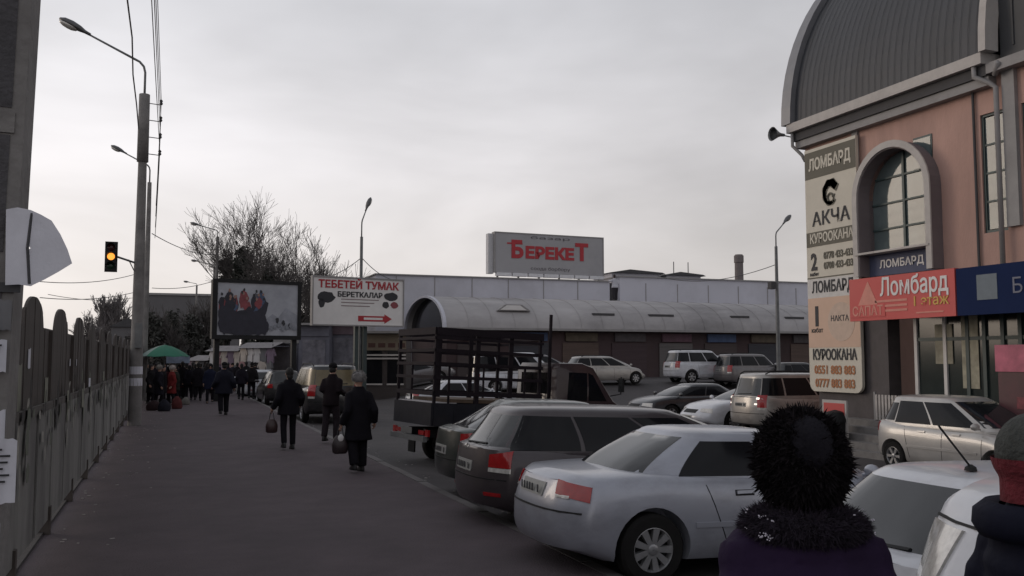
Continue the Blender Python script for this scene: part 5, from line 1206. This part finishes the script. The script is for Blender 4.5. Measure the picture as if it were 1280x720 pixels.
# torn papers and notices on the fence
def sheet_paper(y, z, w_, h_, x, label, seed, m=M_paper, lines=0, rot=0):
    r = random.Random(seed); n = 7; q = MB()
    top = [(-w_/2+w_*k/n, h_+r.uniform(-.02, .0)) for k in range(n+1)]; bot = [(w_/2-w_*k/n, r.uniform(0, .10)*h_) for k in range(n+1)]
    rg_ = bot+top
    q.loft([[Vector((x_+.012*abs(sin(u*9+seed)), u*cos(rot)-v*sin(rot), v*cos(rot)+u*sin(rot))) for u, v in rg_] for x_ in (0, .003)])
    o = q.build('paper_notice', m, None, label=label, cat='notice', group='paper notices', loc=(x, y, z))
    for k in range(lines):
        q = MB(); zz = h_*(.88-.11*k); q.b2((.02, -w_*.38, zz-.006), (.022, w_*r.uniform(.1, .38), zz+.006)); q.build('print_line', M_ink, o)
    return o
for i, (px, py_, w_, h_, lb, mm) in enumerate((
    (32, 490, .34, .50, 'pale torn notice on the fence right beside the near pole', mat('yellowed_paper', (.22, .22, .18), .85, 0, .15, 9)),
    (46, 448, .10, .20, 'small white scrap high on the nearest fence bay', M_paper),
    (94, 453, .12, .10, 'small bright white scrap on the second fence bay', M_paper), (102, 453, .12, .10, 'small bright scrap next to another on the fence', M_paper),
    (117, 480, .30, .22, 'ragged grey scrap halfway along the fence', M_paper), (66, 500, .28, .5, 'faded paper strip on the fence sheet left of a ragged scrap', MATS.get('yellowed_paper')),
    (84, 508, .22, .4, 'long faded paper remnant on the fence behind the second post', MATS.get('yellowed_paper')), (103, 498, .3, .3, 'dull paper remnant mid fence', MATS.get('yellowed_paper')), (134, 470, .4, .2, 'thin grey paper remnant far along the fence', MATS.get('yellowed_paper')))):
    p = atx(px, py_, -1.16); sheet_paper(p.y, p.z-h_/2, w_, h_, -1.165 if p.z < 1.4 else -1.232, lb, i+3, mm or M_paper)

# ================================================================== NEAR CONCRETE POLE with papers (left edge)
PX_, PY_ = -.83, 4.35
cp = empty('concrete_pole', (PX_, PY_, 0), label='old concrete pole plastered with paper notices at the left edge', cat='pole')
pc = atd(4, 300, 4.0)
cp.location = (pc.x-.02, pc.y, 0); cp.rotation_euler = (0, radians(1.0), 0); PX_, PY_ = pc.x-.07, pc.y; cp.location.x = pc.x-.105
q = MB(); q.box((0, 0, 4.4), (.27, .26, 9.4), taper=1.0); q.build('shaft', M_concrete, cp)
M_recess = mat('dark_recess', (.075, .072, .078), .95, 0, .3, 6, bump=.6, dirt=.5, dcol=(.10, .095, .095))  # darker tone for the recessed panels of the shaft
for z in [2.35+.62*k for k in range(12)]:
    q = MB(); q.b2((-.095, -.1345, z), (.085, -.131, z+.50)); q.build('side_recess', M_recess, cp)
    q = MB(); q.b2((-.11, -.14, z+.51), (.10, -.131, z+.60)); q.build('rib', M_concrete, cp)
for z in [.25, .8, 1.35, 1.8]:
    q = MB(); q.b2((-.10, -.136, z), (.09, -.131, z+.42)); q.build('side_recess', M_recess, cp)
# strap and box holding the big sheet
q = MB(); q.b2((-.15, -.145, 2.18), (.16, -.132, 2.22)); q.build('wire_band', M_wire, cp)
def pole_paper(x0, z0, x1, z1, label, seed, bulge=.0, lines=0, m=M_paper, curl=0, y=-.15):
    r = random.Random(seed); n = 8; w_, h_ = x1-x0, z1-z0; vs = []; 
    for j in range(n+1):
        for i in range(n+1):
            u, v = i/n, j/n; X = x0+w_*u; Z = z0+h_*v
            if curl: X = x0+w_*u*(1-.25*abs(v-.55)*1.3*u); Z += -.16*h_*max(0, u-.45)*(1 if v > .5 else -.9)
            yy = y-.004-.015*abs(sin(5*u+seed))-bulge*u*u
            vs.append((X, yy, Z+.006*r.uniform(-1, 1)))
    q = MB(); q.add(vs+[(a, b+.003, c) for a, b, c in vs], [(j*9+i, j*9+i+1, (j+1)*9+i+1, (j+1)*9+i) for j in range(8) for i in range(8)]+[(81+j*9+i, 81+(j+1)*9+i, 81+(j+1)*9+i+1, 81+j*9+i+1) for j in range(8) for i in range(8)])
    o = q.build('paper_notice', m, None, True, label=label, cat='notice', group='papers on the near pole', loc=(PX_, PY_, 0))
    for k in range(lines):
        q = MB(); zz = lerp(z1, z0, .15+.1*k); q.b2((lerp(x0, x1, .12), y-.026-bulge, zz-.004), (lerp(x0, x1, r.uniform(.5, .85)), y-.0245-bulge, zz+.004)); q.build('print_line', M_ink, o)
    return o
S4 = 4.0/F_PX
def pp(px, py_): v = atd(px, py_, 3.87); return v.x-PX_, v.z
outl = [(8, 357), (8, 262), (22, 259), (38, 262), (50, 267), (63, 274), (74, 291), (83, 310), (89, 328), (72, 339), (55, 349), (42, 356), (39, 358), (24, 356)]
q = MB(); top_ = []; c0 = pp(36, 310)
def curl_y(x_): return -.172-.006*sin(x_*40)-.10*max(0, x_-.08)**1.2
rows_ = []
for lam in (1, .75, .5, .25, .04):
    rows_.append([Vector((lerp(c0[0], pp(*o_)[0], lam), curl_y(lerp(c0[0], pp(*o_)[0], lam)), lerp(c0[1], pp(*o_)[1], lam))) for o_ in outl])
q.loft(rows_+[[v+Vector((0, .003, 0)) for v in r_] for r_ in rows_[::-1]], False)
q.build('paper_notice', M_paper, None, radians(30), label='large blank white sheet curling off the near pole', cat='notice', group='papers on the near pole', loc=(PX_, PY_, 0))
q = MB(); q.tube([(c0[0]+.008, -.186, pp(37, 355)[1]), (c0[0]-.004, -.188, pp(38, 310)[1]), (c0[0]+.006, -.184, pp(36, 266)[1])], .006, 4)
q.build('tape_strip', M_wire, None, label='dark tape strip holding the large blank sheet to the pole', cat='tape', loc=(PX_, PY_, 0))
a, b = pp(-20, 626), pp(24, 548); pole_paper(a[0], a[1], b[0], b[1], 'white printed notice lowest on the near pole', 4, lines=6)
a, b = pp(-20, 553), pp(10, 512); pole_paper(a[0], a[1], b[0], b[1], 'small white slip just above the lowest notice on the pole', 5)
a, b = pp(-20, 465), pp(11, 426); pole_paper(a[0], a[1], b[0], b[1], 'white slip halfway up the near pole', 6, lines=2)
a, b = pp(-20, 412), pp(16, 375); pole_paper(a[0], a[1], b[0], b[1], 'dull grey paper below the large sheet on the near pole', 7, m=mat('grey_paper', (.16, .16, .17), .9, 0, .2, 9))
a, b = pp(-20, 720), pp(5, 650); pole_paper(a[0], a[1], b[0], b[1], 'white scrap near the foot of the near pole', 8)

# ================================================================== PEOPLE
SKIN = mat('skin', (.34, .20, .15), .6, 0, .08, 8)
def person(loc, face, h, label, coat=(.01, .009, .012), trouser=(.012, .011, .014), hat=None, hair=(.012, .01, .01), hem=.78, stride=.18, arms=None, bulk=1.0, vox=.03, hatkind='cap', quilt=0, legw=1.0, flare=1.12, group='people on the pavement', coatm=None, hatm=None, lean=0, elbow=None, neck_col=None, shoes=(.012, .011, .012)):
    s_ = h/1.74; key = '%.3f_%.3f_%.3f'
    t = empty('person', loc, rz=face, label=label, cat='person', group=group); t.scale = (s_, s_, s_)
    arms = arms or {}; dz = lean
    hip = Vector((0, 0, .93)); sh = Vector((0, dz*.5, 1.43)); hd = Vector((0, dz*.65, 1.615))
    feet = {1: stride, -1: -stride}
    def leg(sx):
        f = feet[sx]; fz = .09 if f >= 0 else .14
        return [Vector((sx*.095, 0, .90)), Vector((sx*.11, f*.55+.03, .50)), Vector((sx*.112, f*1.0-.02, fz))]
    def arm(sx):
        hnd = arms.get(sx, (sx*.27, .06*(1 if sx*stride < 0 else -1), .86)); hnd = Vector(hnd); s0 = Vector((sx*.165, sh.y, 1.36)); 
        mid = (s0+hnd)/2; drop = Vector((sx*.06, -.05, -.02)); 
        L_ = .58; dd = (hnd-s0).length; off = sqrt(max(0, (L_/2)**2-(dd/2)**2)); el = mid+Vector((sx*.12, -.9, -.25)).normalized()*off
        return s0, el, hnd
    b = MB()
    b.ell(hd, (.075, .095, .118), 18, 12); b.ell(hd+Vector((0, .045, -.075)), (.048, .05, .045), 12, 8)
    b.ell(hd+Vector((0, .098, -.012)), (.014, .022, .026), 8, 6)
    for sx in (-1, 1): b.ell(hd+Vector((sx*.077, 0, -.005)), (.012, .022, .032), 8, 6)
    b.tube([hd+Vector((0, -.01, -.05)), Vector((0, sh.y, 1.38))], [.055, .062], 12)
    b.loft([[Vector((w*cos(2*pi*k/16), sh.y*f+d_*sin(2*pi*k/16), z)) for k in range(16)] for z, w, d_, f in ((.84, .14, .10, 0), (.93, .165, .115, 0), (1.08, .14, .10, .3), (1.25, .17, .115, .7), (1.38, .175, .10, 1), (1.44, .10, .07, 1))])
    for sx in (-1, 1):
        L3 = leg(sx); b.tube(L3, [.085, .058, .04], 10); b.ell(L3[2]+Vector((0, .06, -.045)), (.04, .12, .04), 10, 6)
        s0, el, hn = arm(sx); b.tube([s0, el, hn], [.05, .038, .028], 10)
        dirh = (hn-el).normalized(); b.ell(hn+dirh*.045, (.03, .038, .05), 10, 8)
    body = remesh(b, max(.012, vox*.5)); bm = bmesh.new(); bm.from_mesh(body)
    fg = MB()
    for sx in (-1, 1):
        s0, el, hn = arm(sx); dirh = (hn-el).normalized(); fwd = Vector((0, 1, 0)); inn = Vector((-sx, 0, 0))
        base = hn+dirh*.075
        for k, ln in enumerate((.068, .076, .071, .056)):
            o = base+fwd*(.026-.0175*k); fg.tube([o-dirh*.02, o+dirh*ln*.5, o+dirh*ln*.8+inn*.018, o+dirh*ln*.86+inn*.04], [.009, .0085, .008, .006], 6)
        o = hn+dirh*.03+fwd*.03; fg.tube([o, o+dirh*.03+fwd*.022+inn*.01, o+dirh*.055+fwd*.024+inn*.026], [.011, .010, .007], 6)
    bm.from_mesh(fg.mesh()); bm.to_mesh(body); bm.free(); body.shade_smooth(); link('body', body, SKIN, t)
    # eyes and mouth
    e = MB(); [e.ell(hd+Vector((sx*.031, .083, .012)), (.013, .008, .008), 8, 6) for sx in (-1, 1)]; e.build('eyes', M_ink, t)
    e = MB(); e.ell(hd+Vector((0, .092, -.062)), (.024, .008, .007), 8, 6); e.build('mouth', mat('lips', (.25, .09, .08), .5), t)
    # trousers
    tr = MB(); tr.loft([[Vector((w*cos(2*pi*k/16), d_*sin(2*pi*k/16), z)) for k in range(16)] for z, w, d_ in ((.80, .15, .11), (.86, .175, .13), (.98, .165, .12), (1.04, .15, .11))])
    for sx in (-1, 1):
        L3 = leg(sx); tr.tube([L3[0], L3[1], L3[2]+Vector((0, 0, .0))], [.10*legw, .078*legw, .07*legw], 12)
    me = remesh(tr, vox); me.shade_smooth(); link('trousers', me, mat('trouser_'+key % trouser, trouser, .9, 0, .2, 6, spec=.1), t)
    for sx in (-1, 1):
        L3 = leg(sx); q = MB(); q.loft([[L3[2]+Vector((w*cos(2*pi*k/12), y_+d_*sin(2*pi*k/12), z)) for k in range(12)] for z, w, d_, y_ in ((-.088, .048, .135, .055), (-.06, .052, .138, .055), (-.02, .047, .10, .03), (.03, .048, .055, .0))]); q.build('shoe', mat('shoe_black', shoes, .5, 0, .1, 6), t, True)
    # coat
    c = MB(); B_ = bulk
    rows = [(hem, .195*flare, .15*flare, 0), (hem+.12, .19*(1+(flare-1)*.6), .145*(1+(flare-1)*.6), 0), (.98, .185, .14, .1), (1.12, .178, .135, .4), (1.27, .188, .14, .75), (1.36, .168, .125, 1), (1.44, .11, .10, 1), (1.50, .085, .085, 1)]
    rows = [r_ for r_ in rows if r_[0] >= hem]
    def q_(z): return (1+.045*sin(z*2*pi/.085)) if quilt else 1
    if quilt:
        fine = []; zs2 = [hem+(1.50-hem)*k/44 for k in range(45)]
        for z in zs2: fine.append((z, interp([(a_[0], a_[1]) for a_ in rows], z), interp([(a_[0], a_[2]) for a_ in rows], z), interp([(a_[0], a_[3]) for a_ in rows], z)))
        rows = fine
    c.loft([[Vector((w*B_*q_(z)*cos(2*pi*k/20), sh.y*f+d_*B_*q_(z)*sin(2*pi*k/20), z)) for k in range(20)] for z, w, d_, f in rows])
    for sx in (-1, 1):
        s0, el, hn = arm(sx); c.ell(s0+Vector((-sx*.02, 0, -.02)), (.085*B_, .085*B_, .075*B_), 12, 8)
        P_ = [s0.lerp(el, k/6) for k in range(6)]+[el.lerp(hn, k/6) for k in range(7)]
        c.tube(P_, [lerp(.078, .055, k/12)*B_*(1+(.08*sin(k*2.6) if quilt else 0)) for k in range(13)], 12)
    me = remesh(c, vox); me.shade_smooth(); link('coat', me, coatm or mat('coat_'+key % coat, coat, .85, 0, .2, 5, bump=.2, spec=.1), t)
    if hatkind == 'cap':
        q = MB(); q.ell(hd+Vector((0, -.005, .05)), (.092, .108, .085), 16, 9); q.ell(hd+Vector((0, .10, .045)), (.065, .05, .012), 12, 6)
    elif hatkind == 'beanie':
        q = MB(); q.ell(hd+Vector((0, -.01, .045)), (.095, .112, .10), 16, 10); q.lathe([(.096, .01), (.102, .03), (.096, .055)], c=hd+Vector((0, -.01, 0)), n=18)
    elif hatkind == 'fur':
        q = MB(); r = random.Random(len(label)); q.ell(hd+Vector((0, -.01, .05)), (.118, .13, .115), 16, 10)
        for k in range(700):
            z = r.uniform(-.6, 1); a = r.uniform(0, 2*pi); n_v = Vector((sqrt(1-z*z)*cos(a), sqrt(1-z*z)*sin(a), z)); o = hd+Vector((0, -.01, .05))+Vector((n_v.x*.116, n_v.y*.128, n_v.z*.113)); sd_ = n_v.cross(Vector((r.gauss(0, 1), r.gauss(0, 1), r.gauss(0, 1)))).normalized()*.007
            q.add([o-sd_, o+sd_, o+n_v*.024+Vector((r.uniform(-.01, .01), r.uniform(-.01, .01), -.006))], [(0, 1, 2)])
    elif hatkind == 'scarf':
        q = MB(); q.ell(hd+Vector((0, -.015, .01)), (.098, .115, .135), 16, 10); q.tube([hd+Vector((0, -.02, -.06)), hd+Vector((0, -.03, -.16))], [.085, .11], 14)
    else:
        q = MB(); q.ell(hd+Vector((0, -.02, .03)), (.086, .10, .108), 16, 10); q.ell(hd+Vector((0, -.05, -.05)), (.07, .06, .08), 12, 8)
    if hatkind == 'hair': q.build('hair', mat('hair_'+key % hair, hair, .8, 0, .3, 30), t, True)
    else:
        q.build('hat', hatm or mat('hat_'+key % (hat or (.012, .011, .013)), hat or (.012, .011, .013), .9, 0, .2, 20, spec=.1), t, hatkind != 'fur' or radians(60))
        if hatkind in ('cap', 'beanie'): q = MB(); q.ell(hd+Vector((0, -.025, -.02)), (.081, .088, .085), 14, 8); q.build('hair', mat('hair_'+key % hair, hair, .8, 0, .3, 30), t, True)
    return t
def pos(px, py_, z=0): v = atz(px, py_, z); return (v.x, v.y, z)
def bag(loc, w_, h_, col, label, rz=0, white=False):
    o = empty('shopping_bag', loc, rz=rz, label=label, cat='bag'); q = MB()
    q.loft([[Vector((w_/2*k_*cos(a)*1.0, d_*sin(a), z)) for a in [2*pi*j/16 for j in range(16)]] for z, k_, d_ in ((-h_, .75, .05), (-h_*.9, .98, .075), (-h_*.5, 1.05, .08), (-h_*.15, .8, .05), (0, .55, .02))])
    q.build('bag_body', mat('bag_%.2f' % col[0], col, .45, 0, .3, 12), o, True)
    q = MB(); q.tube([(-w_*.22, 0, -.02), (-w_*.12, 0, .13), (0, 0, .17), (w_*.12, 0, .13), (w_*.22, 0, -.02)], .008, 6); q.build('handle', M_ink, o)
    if white: q = MB(); q.ell((0, -.06, -h_*.12), (.05, .02, .06), 10, 6); q.build('white_highlight', M_white, o)  # highlight on the bag put in as a white blob
    return o
# walking pair in the middle distance
x, y, z = pos(447, 590); P1 = person((x, y, 0), radians(12), 1.66, 'woman in a long black coat and pale grey fur hat carrying a bag', hatkind='fur', hat=(.22, .21, .21), hem=.56, flare=1.22, bulk=1.12, vox=.02, stride=.10, legw=1.25, arms={-1: (-.30, .02, .84), 1: (.30, -.02, .86)})
r_ = Matrix.Rotation(radians(12), 3, 'Z'); o = r_ @ Vector((-.31, .02, .66)); bag((x+o.x, y+o.y, .62), .26, .30, (.03, .02, .022), 'dark shopping bag with a white highlight in the hand of the woman in the pale hat', white=True)
x, y, z = pos(360, 562); P2 = person((x, y, 0), radians(8), 1.70, 'person in a black hip-length coat walking alone with a bag in the left hand', hatkind='hair', hem=.74, flare=1.1, bulk=1.15, vox=.022, stride=.08, legw=.9, arms={-1: (-.34, .0, .88), 1: (.28, .1, .95)})
o = Matrix.Rotation(radians(8), 3, 'Z') @ Vector((-.35, .0, .66)); bag((x+o.x, y+o.y, .64), .24, .28, (.04, .02, .02), 'small dark bag held by the lone walker in the black coat')
x, y, z = pos(413, 554); P3 = person((x, y, 0), radians(-35), 1.80, 'man in a dark brown jacket and flat cap standing at the kerb, leaning forward', hatkind='cap', coat=(.014, .010, .012), trouser=(.028, .022, .026), hem=.80, flare=1.0, bulk=1.0, vox=.022, stride=.06, legw=1.0, lean=.12, arms={-1: (-.16, .25, 1.08), 1: (.2, .28, 1.05)})
x, y, z = pos(279, 519); P4 = person((x, y, 0), radians(10), 1.78, 'man in a dark padded jacket walking in the centre of the pavement', hatkind='cap', coat=(.014, .014, .022), hem=.70, bulk=1.35, vox=.026, stride=.12, legw=1.15, arms={-1: (-.33, .1, .93), 1: (.33, -.05, .9)})
CW = [(247, 501, 1.72, (.012, .01, .013), .62, 'hair', 0, 'dark-coated walker just left of the man in the padded jacket'),
 (262, 504, 1.68, (.012, .014, .03), .60, 'scarf', 180, 'navy-coated walker half hidden behind the man in the padded jacket'),
 (301, 500, 1.66, (.014, .012, .018), .74, 'hair', 10, 'walker in dark clothes right of the man in the padded jacket'),
 (314, 499, 1.70, (.016, .014, .016), .8, 'cap', 0, 'slim dark figure nearest the kerb in the crowd'),
 (188, 506, 1.66, (.011, .010, .012), .5, 'hair', -90, 'dark-coated person beside the concrete pole under the umbrella'),
 (198, 509, 1.62, (.012, .011, .016), .5, 'fur', -60, 'person with a pale hat under the green umbrella'),
 (214, 508, 1.60, (.13, .018, .018), .55, 'fur', 100, 'person in a red coat at the umbrella stall'),
 (223, 500, 1.62, (.05, .012, .016), .6, 'scarf', 150, 'person in a dark red coat behind the red-coated one'),
 (232, 494, 1.60, (.02, .022, .018), .6, 'cap', 20, 'short dark figure right of the umbrella stall'),
 (240, 492, 1.70, (.012, .012, .014), .7, 'hair', 0, 'dark figure in the crowd above the dark-coated walker'),
 (270, 488, 1.72, (.013, .012, .018), .7, 'hair', 5, 'far dark head and shoulders behind the padded jacket'),
 (290, 490, 1.64, (.02, .02, .03), .7, 'beanie', 190, 'far figure in the crowd facing the camera, before the clothes stall'),
 (322, 488, 1.66, (.02, .016, .016), .7, 'hair', 5, 'farthest small figure by the kerb cars'),
 (206, 490, 1.66, (.02, .02, .026), .7, 'scarf', 170, 'shadowy stallholder behind the umbrella table'),
 (254, 480, 1.70, (.02, .018, .02), .7, 'cap', 0, 'most distant walker up the pavement')]
crowd = []
for i, (px, py_, h_, c_, hem_, hk, fc, lb) in enumerate(CW):
    x, y, z = pos(px, py_); crowd.append(None); crowd[-1] = person((x, y, 0), radians(fc), h_, lb, coat=c_, hem=hem_, hatkind=hk, hat=(.26, .24, .22) if 'pale' in lb else (.4, .36, .34) if lb.startswith('person in a red') else (.014, .013, .014), bulk=1.2, vox=.035, stride=.10, group='people in the distant crowd')
CW2 = [(182, 500, 0, -80), (194, 498, 2, 40), (203, 505, 4, -100), (210, 500, 7, 60), (219, 504, 8, 100), (227, 500, 0, 20), (236, 500, 2, 0), (243, 497, 9, 10), (250, 493, 3, 0), (258, 492, 9, -10), (266, 494, 11, 180), (284, 494, 2, 10), (296, 490, 0, 0), (307, 492, 9, 10), (318, 494, 3, -5), (310, 486, 8, 0), (274, 484, 0, 5)]
CL = ['dark figure wedged against the concrete pole', 'bent dark figure under the left edge of the umbrella', 'dark shopper under the middle of the green umbrella', 'figure behind the red-coated shopper', 'short dark shopper at the right edge of the umbrella', 'dark walker just right of the umbrella stall', 'dark walker one step right of the umbrella stall', 'dark walker left of the navy-coated one', 'distant dark head between two nearer walkers', 'distant dark figure behind the navy-coated walker', 'far figure coming towards the camera left of the padded jacket', 'dark walker just right of the padded jacket', 'far dark walker before the garment stalls', 'dark walker left of the slim figure at the kerb', 'dark figure stepping off the kerb behind the parked cars', 'faint far figure beyond the slim kerb figure', 'tiny far head above the padded jacket']
for (px, py_, src, fc), lb in zip(CW2, CL):
    x, y, z = pos(px, py_); c = copy_tree(crowd[src % len(crowd)]); c.location = (x, y, 0); c.rotation_euler.z = radians(fc); c['label'] = lb; k_ = c.scale.x*(.95+.08*((px*7) % 10)/10); c.scale = (k_, k_, k_)
# baskets and sacks on the ground by the umbrella stall
for (px, py_, w_, h_, c_, lb) in ((192, 513, .55, .35, (.03, .018, .02), 'dark sack on the ground at the foot of the umbrella stall'), (205, 514, .45, .4, (.02, .02, .028), 'dark bundle beside the sack under the umbrella'), (221, 511, .4, .45, (.10, .03, .03), 'dull red bundle at the right of the umbrella stall'), (232, 506, .35, .3, (.16, .15, .14), 'pale bag on the ground right of the red bundle')):
    x, y, z = pos(px, py_); q = MB(); r = random.Random(px)
    q.loft([[Vector((w_/2*k_*cos(a)*r.uniform(.92, 1.05), w_*.35*k_*sin(a)*r.uniform(.92, 1.05), zz*h_)) for a in [2*pi*j/14 for j in range(14)]] for zz, k_ in ((0, .85), (.15, 1), (.5, .98), (.8, .75), (.95, .4), (1.05, .3))])
    q.build('market_sack', mat('sack_%d' % px, c_, .9, 0, .3, 8, spec=.15), None, True, label=lb, cat='sack', group='bundles by the stall', loc=(x, y, 0))
# man on the hall roof
p = aty(769, 384, 59.4); zr_ = zeave-.08+HR*sin(math.acos((60-59.4)/5.2))
person((p.x, 59.4, zr_), radians(-5), 1.95, 'workman in a white top and dark trousers on the market hall roof', coat=(.42, .42, .46), trouser=(.035, .033, .038), hem=.86, hatkind='hair', hair=(.03, .02, .02), vox=.035, stride=.12, legw=1.3, lean=.18, bulk=1.1, arms={-1: (-.32, .3, 1.35), 1: (.25, .25, 1.1)}, group='people on the roof')
# ------------------------------------------------------------------ the two people close to the camera
pv = atd(1000, 560, 2.95); M_purple = mat('deep_purple_coat', (.018, .009, .030), .8, 0, .25, 5, bump=.35, bscale=18, spec=.15)
near = person((pv.x, pv.y, 0), radians(-20), 1.66, 'person seen from behind in a huge black fur hat and deep purple padded coat', coatm=M_purple, hem=.5, bulk=1.42, vox=.014, quilt=1, hatkind='hair', stride=.05, group='people close to the camera')
M_fur = mat('black_fur', (.010, .008, .0095), .9, 0, .6, 9, spec=.12)
def fur(mb, c, rad, n, ln, seed, zlo=-1, wd=.0035, down=.3):
    r = random.Random(seed); c = Vector(c)
    for k in range(n):
        z = r.uniform(zlo, 1); a = r.uniform(0, 2*pi); n_v = Vector((sqrt(1-z*z)*cos(a), sqrt(1-z*z)*sin(a), z)); o = c+Vector((n_v.x*rad[0], n_v.y*rad[1], n_v.z*rad[2]))
        sd_ = n_v.cross(Vector((r.gauss(0, 1), r.gauss(0, 1), r.gauss(0, 1)))).normalized()*wd; l = ln*r.uniform(.5, 1.2)
        j = Vector((r.gauss(0, .35), r.gauss(0, .35), r.gauss(0, .35)-down)); mb.add([o-sd_, o+sd_, o+(n_v+j).normalized()*l], [(0, 1, 2)])
hc = Vector((0, -.01, 1.645))
q = MB(); q.ell(hc, (.150, .155, .175), 28, 18); fur(q, hc, (.147, .152, .172), 9000, .020, 1, wd=.005); fur(q, hc, (.149, .154, .174), 1800, .036, 5, wd=.006)
hatn = q.build('fur_hat', M_fur, near, radians(70))
q = MB(); q.ell(hc+Vector((0, -.055, .05)), (.09, .115, .112), 20, 12); q.build('hat_crown', mat('dark_felt', (.013, .012, .016), .95, 0, .3, 12, bump=.4, spec=.1), hatn, True)  # slightly paler oval paints the sheen on the hat top
q = MB(); cc = Vector((0, -.02, 1.44)); q.ell(cc, (.20, .17, .07), 24, 10); fur(q, cc, (.20, .17, .07), 9000, .03, 2, wd=.003); q.build('fur_collar', mat('dark_collar_fur', (.016, .010, .020), .9, 0, .4, 20), near, radians(70))
q = MB(); r = random.Random(6)
for k in range(16):
    a = r.choice((r.uniform(pi*1.02, pi*1.28), r.uniform(pi*1.68, pi*1.98))); z = r.uniform(-.4, .9)
    n_v = Vector((sqrt(1-z*z)*cos(a), sqrt(1-z*z)*sin(a), z)); o = cc+Vector((n_v.x*.225, n_v.y*.195, n_v.z*.09)); p_ = o.copy()
    for j in range(r.randint(2, 6)):
        p_ = p_+Vector((r.gauss(.004, .004), r.gauss(0, .003), r.gauss(0, .005))); q.ell(p_, [r.uniform(.0016, .0034)]*3, 5, 3)
q.build('white_flecks', mat('white_fleck', (.55, .52, .60), .6), near, kind='stuff')
pv = atd(1296, 560, 2.95); M_navy2 = mat('navy_padded_coat', (.008, .009, .020), .8, 0, .2, 5, bump=.3, bscale=16, spec=.15)
near2 = person((pv.x, pv.y, 0), radians(-104), 1.675, 'person at the right edge in a dark knitted hat with red band', coatm=M_navy2, hem=.5, bulk=1.12, vox=.014, quilt=1, hatkind='none_', stride=.05, group='people close to the camera')
for ch in list(near2.children):
    if ch.name.startswith('hat'): bpy.data.objects.remove(ch)
hc = Vector((0, 0, 1.66))
q = MB(); q.ell(hc, (.122, .13, .135), 26, 16); kh_ = q.build('knitted_hat', mat('dark_grey_green_knit', (.045, .048, .045), .95, 0, .35, 20, bump=.8, bscale=60), near2, True)
q = MB(); rings = []
for k in range(13):
    z = 1.50+.012*k; a = (z-1.66)/.135; rr_ = sqrt(max(0, 1-a*a)); rings.append([Vector(((.122*max(rr_, .8)+.012)*cos(2*pi*j/40)*(1+.012*(j % 2)), (.13*max(rr_, .8)+.012)*sin(2*pi*j/40)*(1+.012*(j % 2)), z)) for j in range(40)])
q.loft(rings, False); q.build('red_band', mat('red_knit', (.13, .014, .022), .95, 0, .3, 20, bump=.6, bscale=60), kh_, True)
q = MB(); q.lathe([(.10, 1.38), (.185, 1.385), (.205, 1.42), (.20, 1.47), (.165, 1.50), (.12, 1.49)], n=26); q.build('hood', M_navy2, near2, True)

# little things along the kerb: litter and a dark puddle line
rl_ = random.Random(8); lm = []
for k, c in enumerate(((.30, .28, .27), (.10, .08, .06), (.02, .02, .02))):
    q = MB(); pts = [(.05*cos(2*pi*j/7)*rl_.uniform(.6, 1.2), .04*sin(2*pi*j/7)*rl_.uniform(.6, 1.2)) for j in range(7)]; q.prism(pts, .002, .012, 'z'); me = q.mesh('litter'); me.materials.append(mat('litter_%d' % k, c, .9)); lm.append(me)
q = MB()
for k in range(260):
    x_, y_ = (rl_.uniform(3.85, 4.4), rl_.uniform(5, 60)) if rl_.random() < .5 else (-1.15+abs(rl_.gauss(0, .5)), rl_.uniform(5, 50))
    z_ = lot_z(x_, y_) if x_ > 3.8 else 0; n = 5; r0 = rl_.uniform(.008, .03)
    q.prism([(x_+r0*cos(2*pi*j/n)*rl_.uniform(.6, 1.3), y_+r0*sin(2*pi*j/n)*rl_.uniform(.6, 1.3)) for j in range(n)], z_+.001, z_+.008, 'z')
q.build('litter_specks', MATS['litter_0'], None, kind='stuff', label='scattered scraps of litter along the kerb and the fence foot', cat='litter')
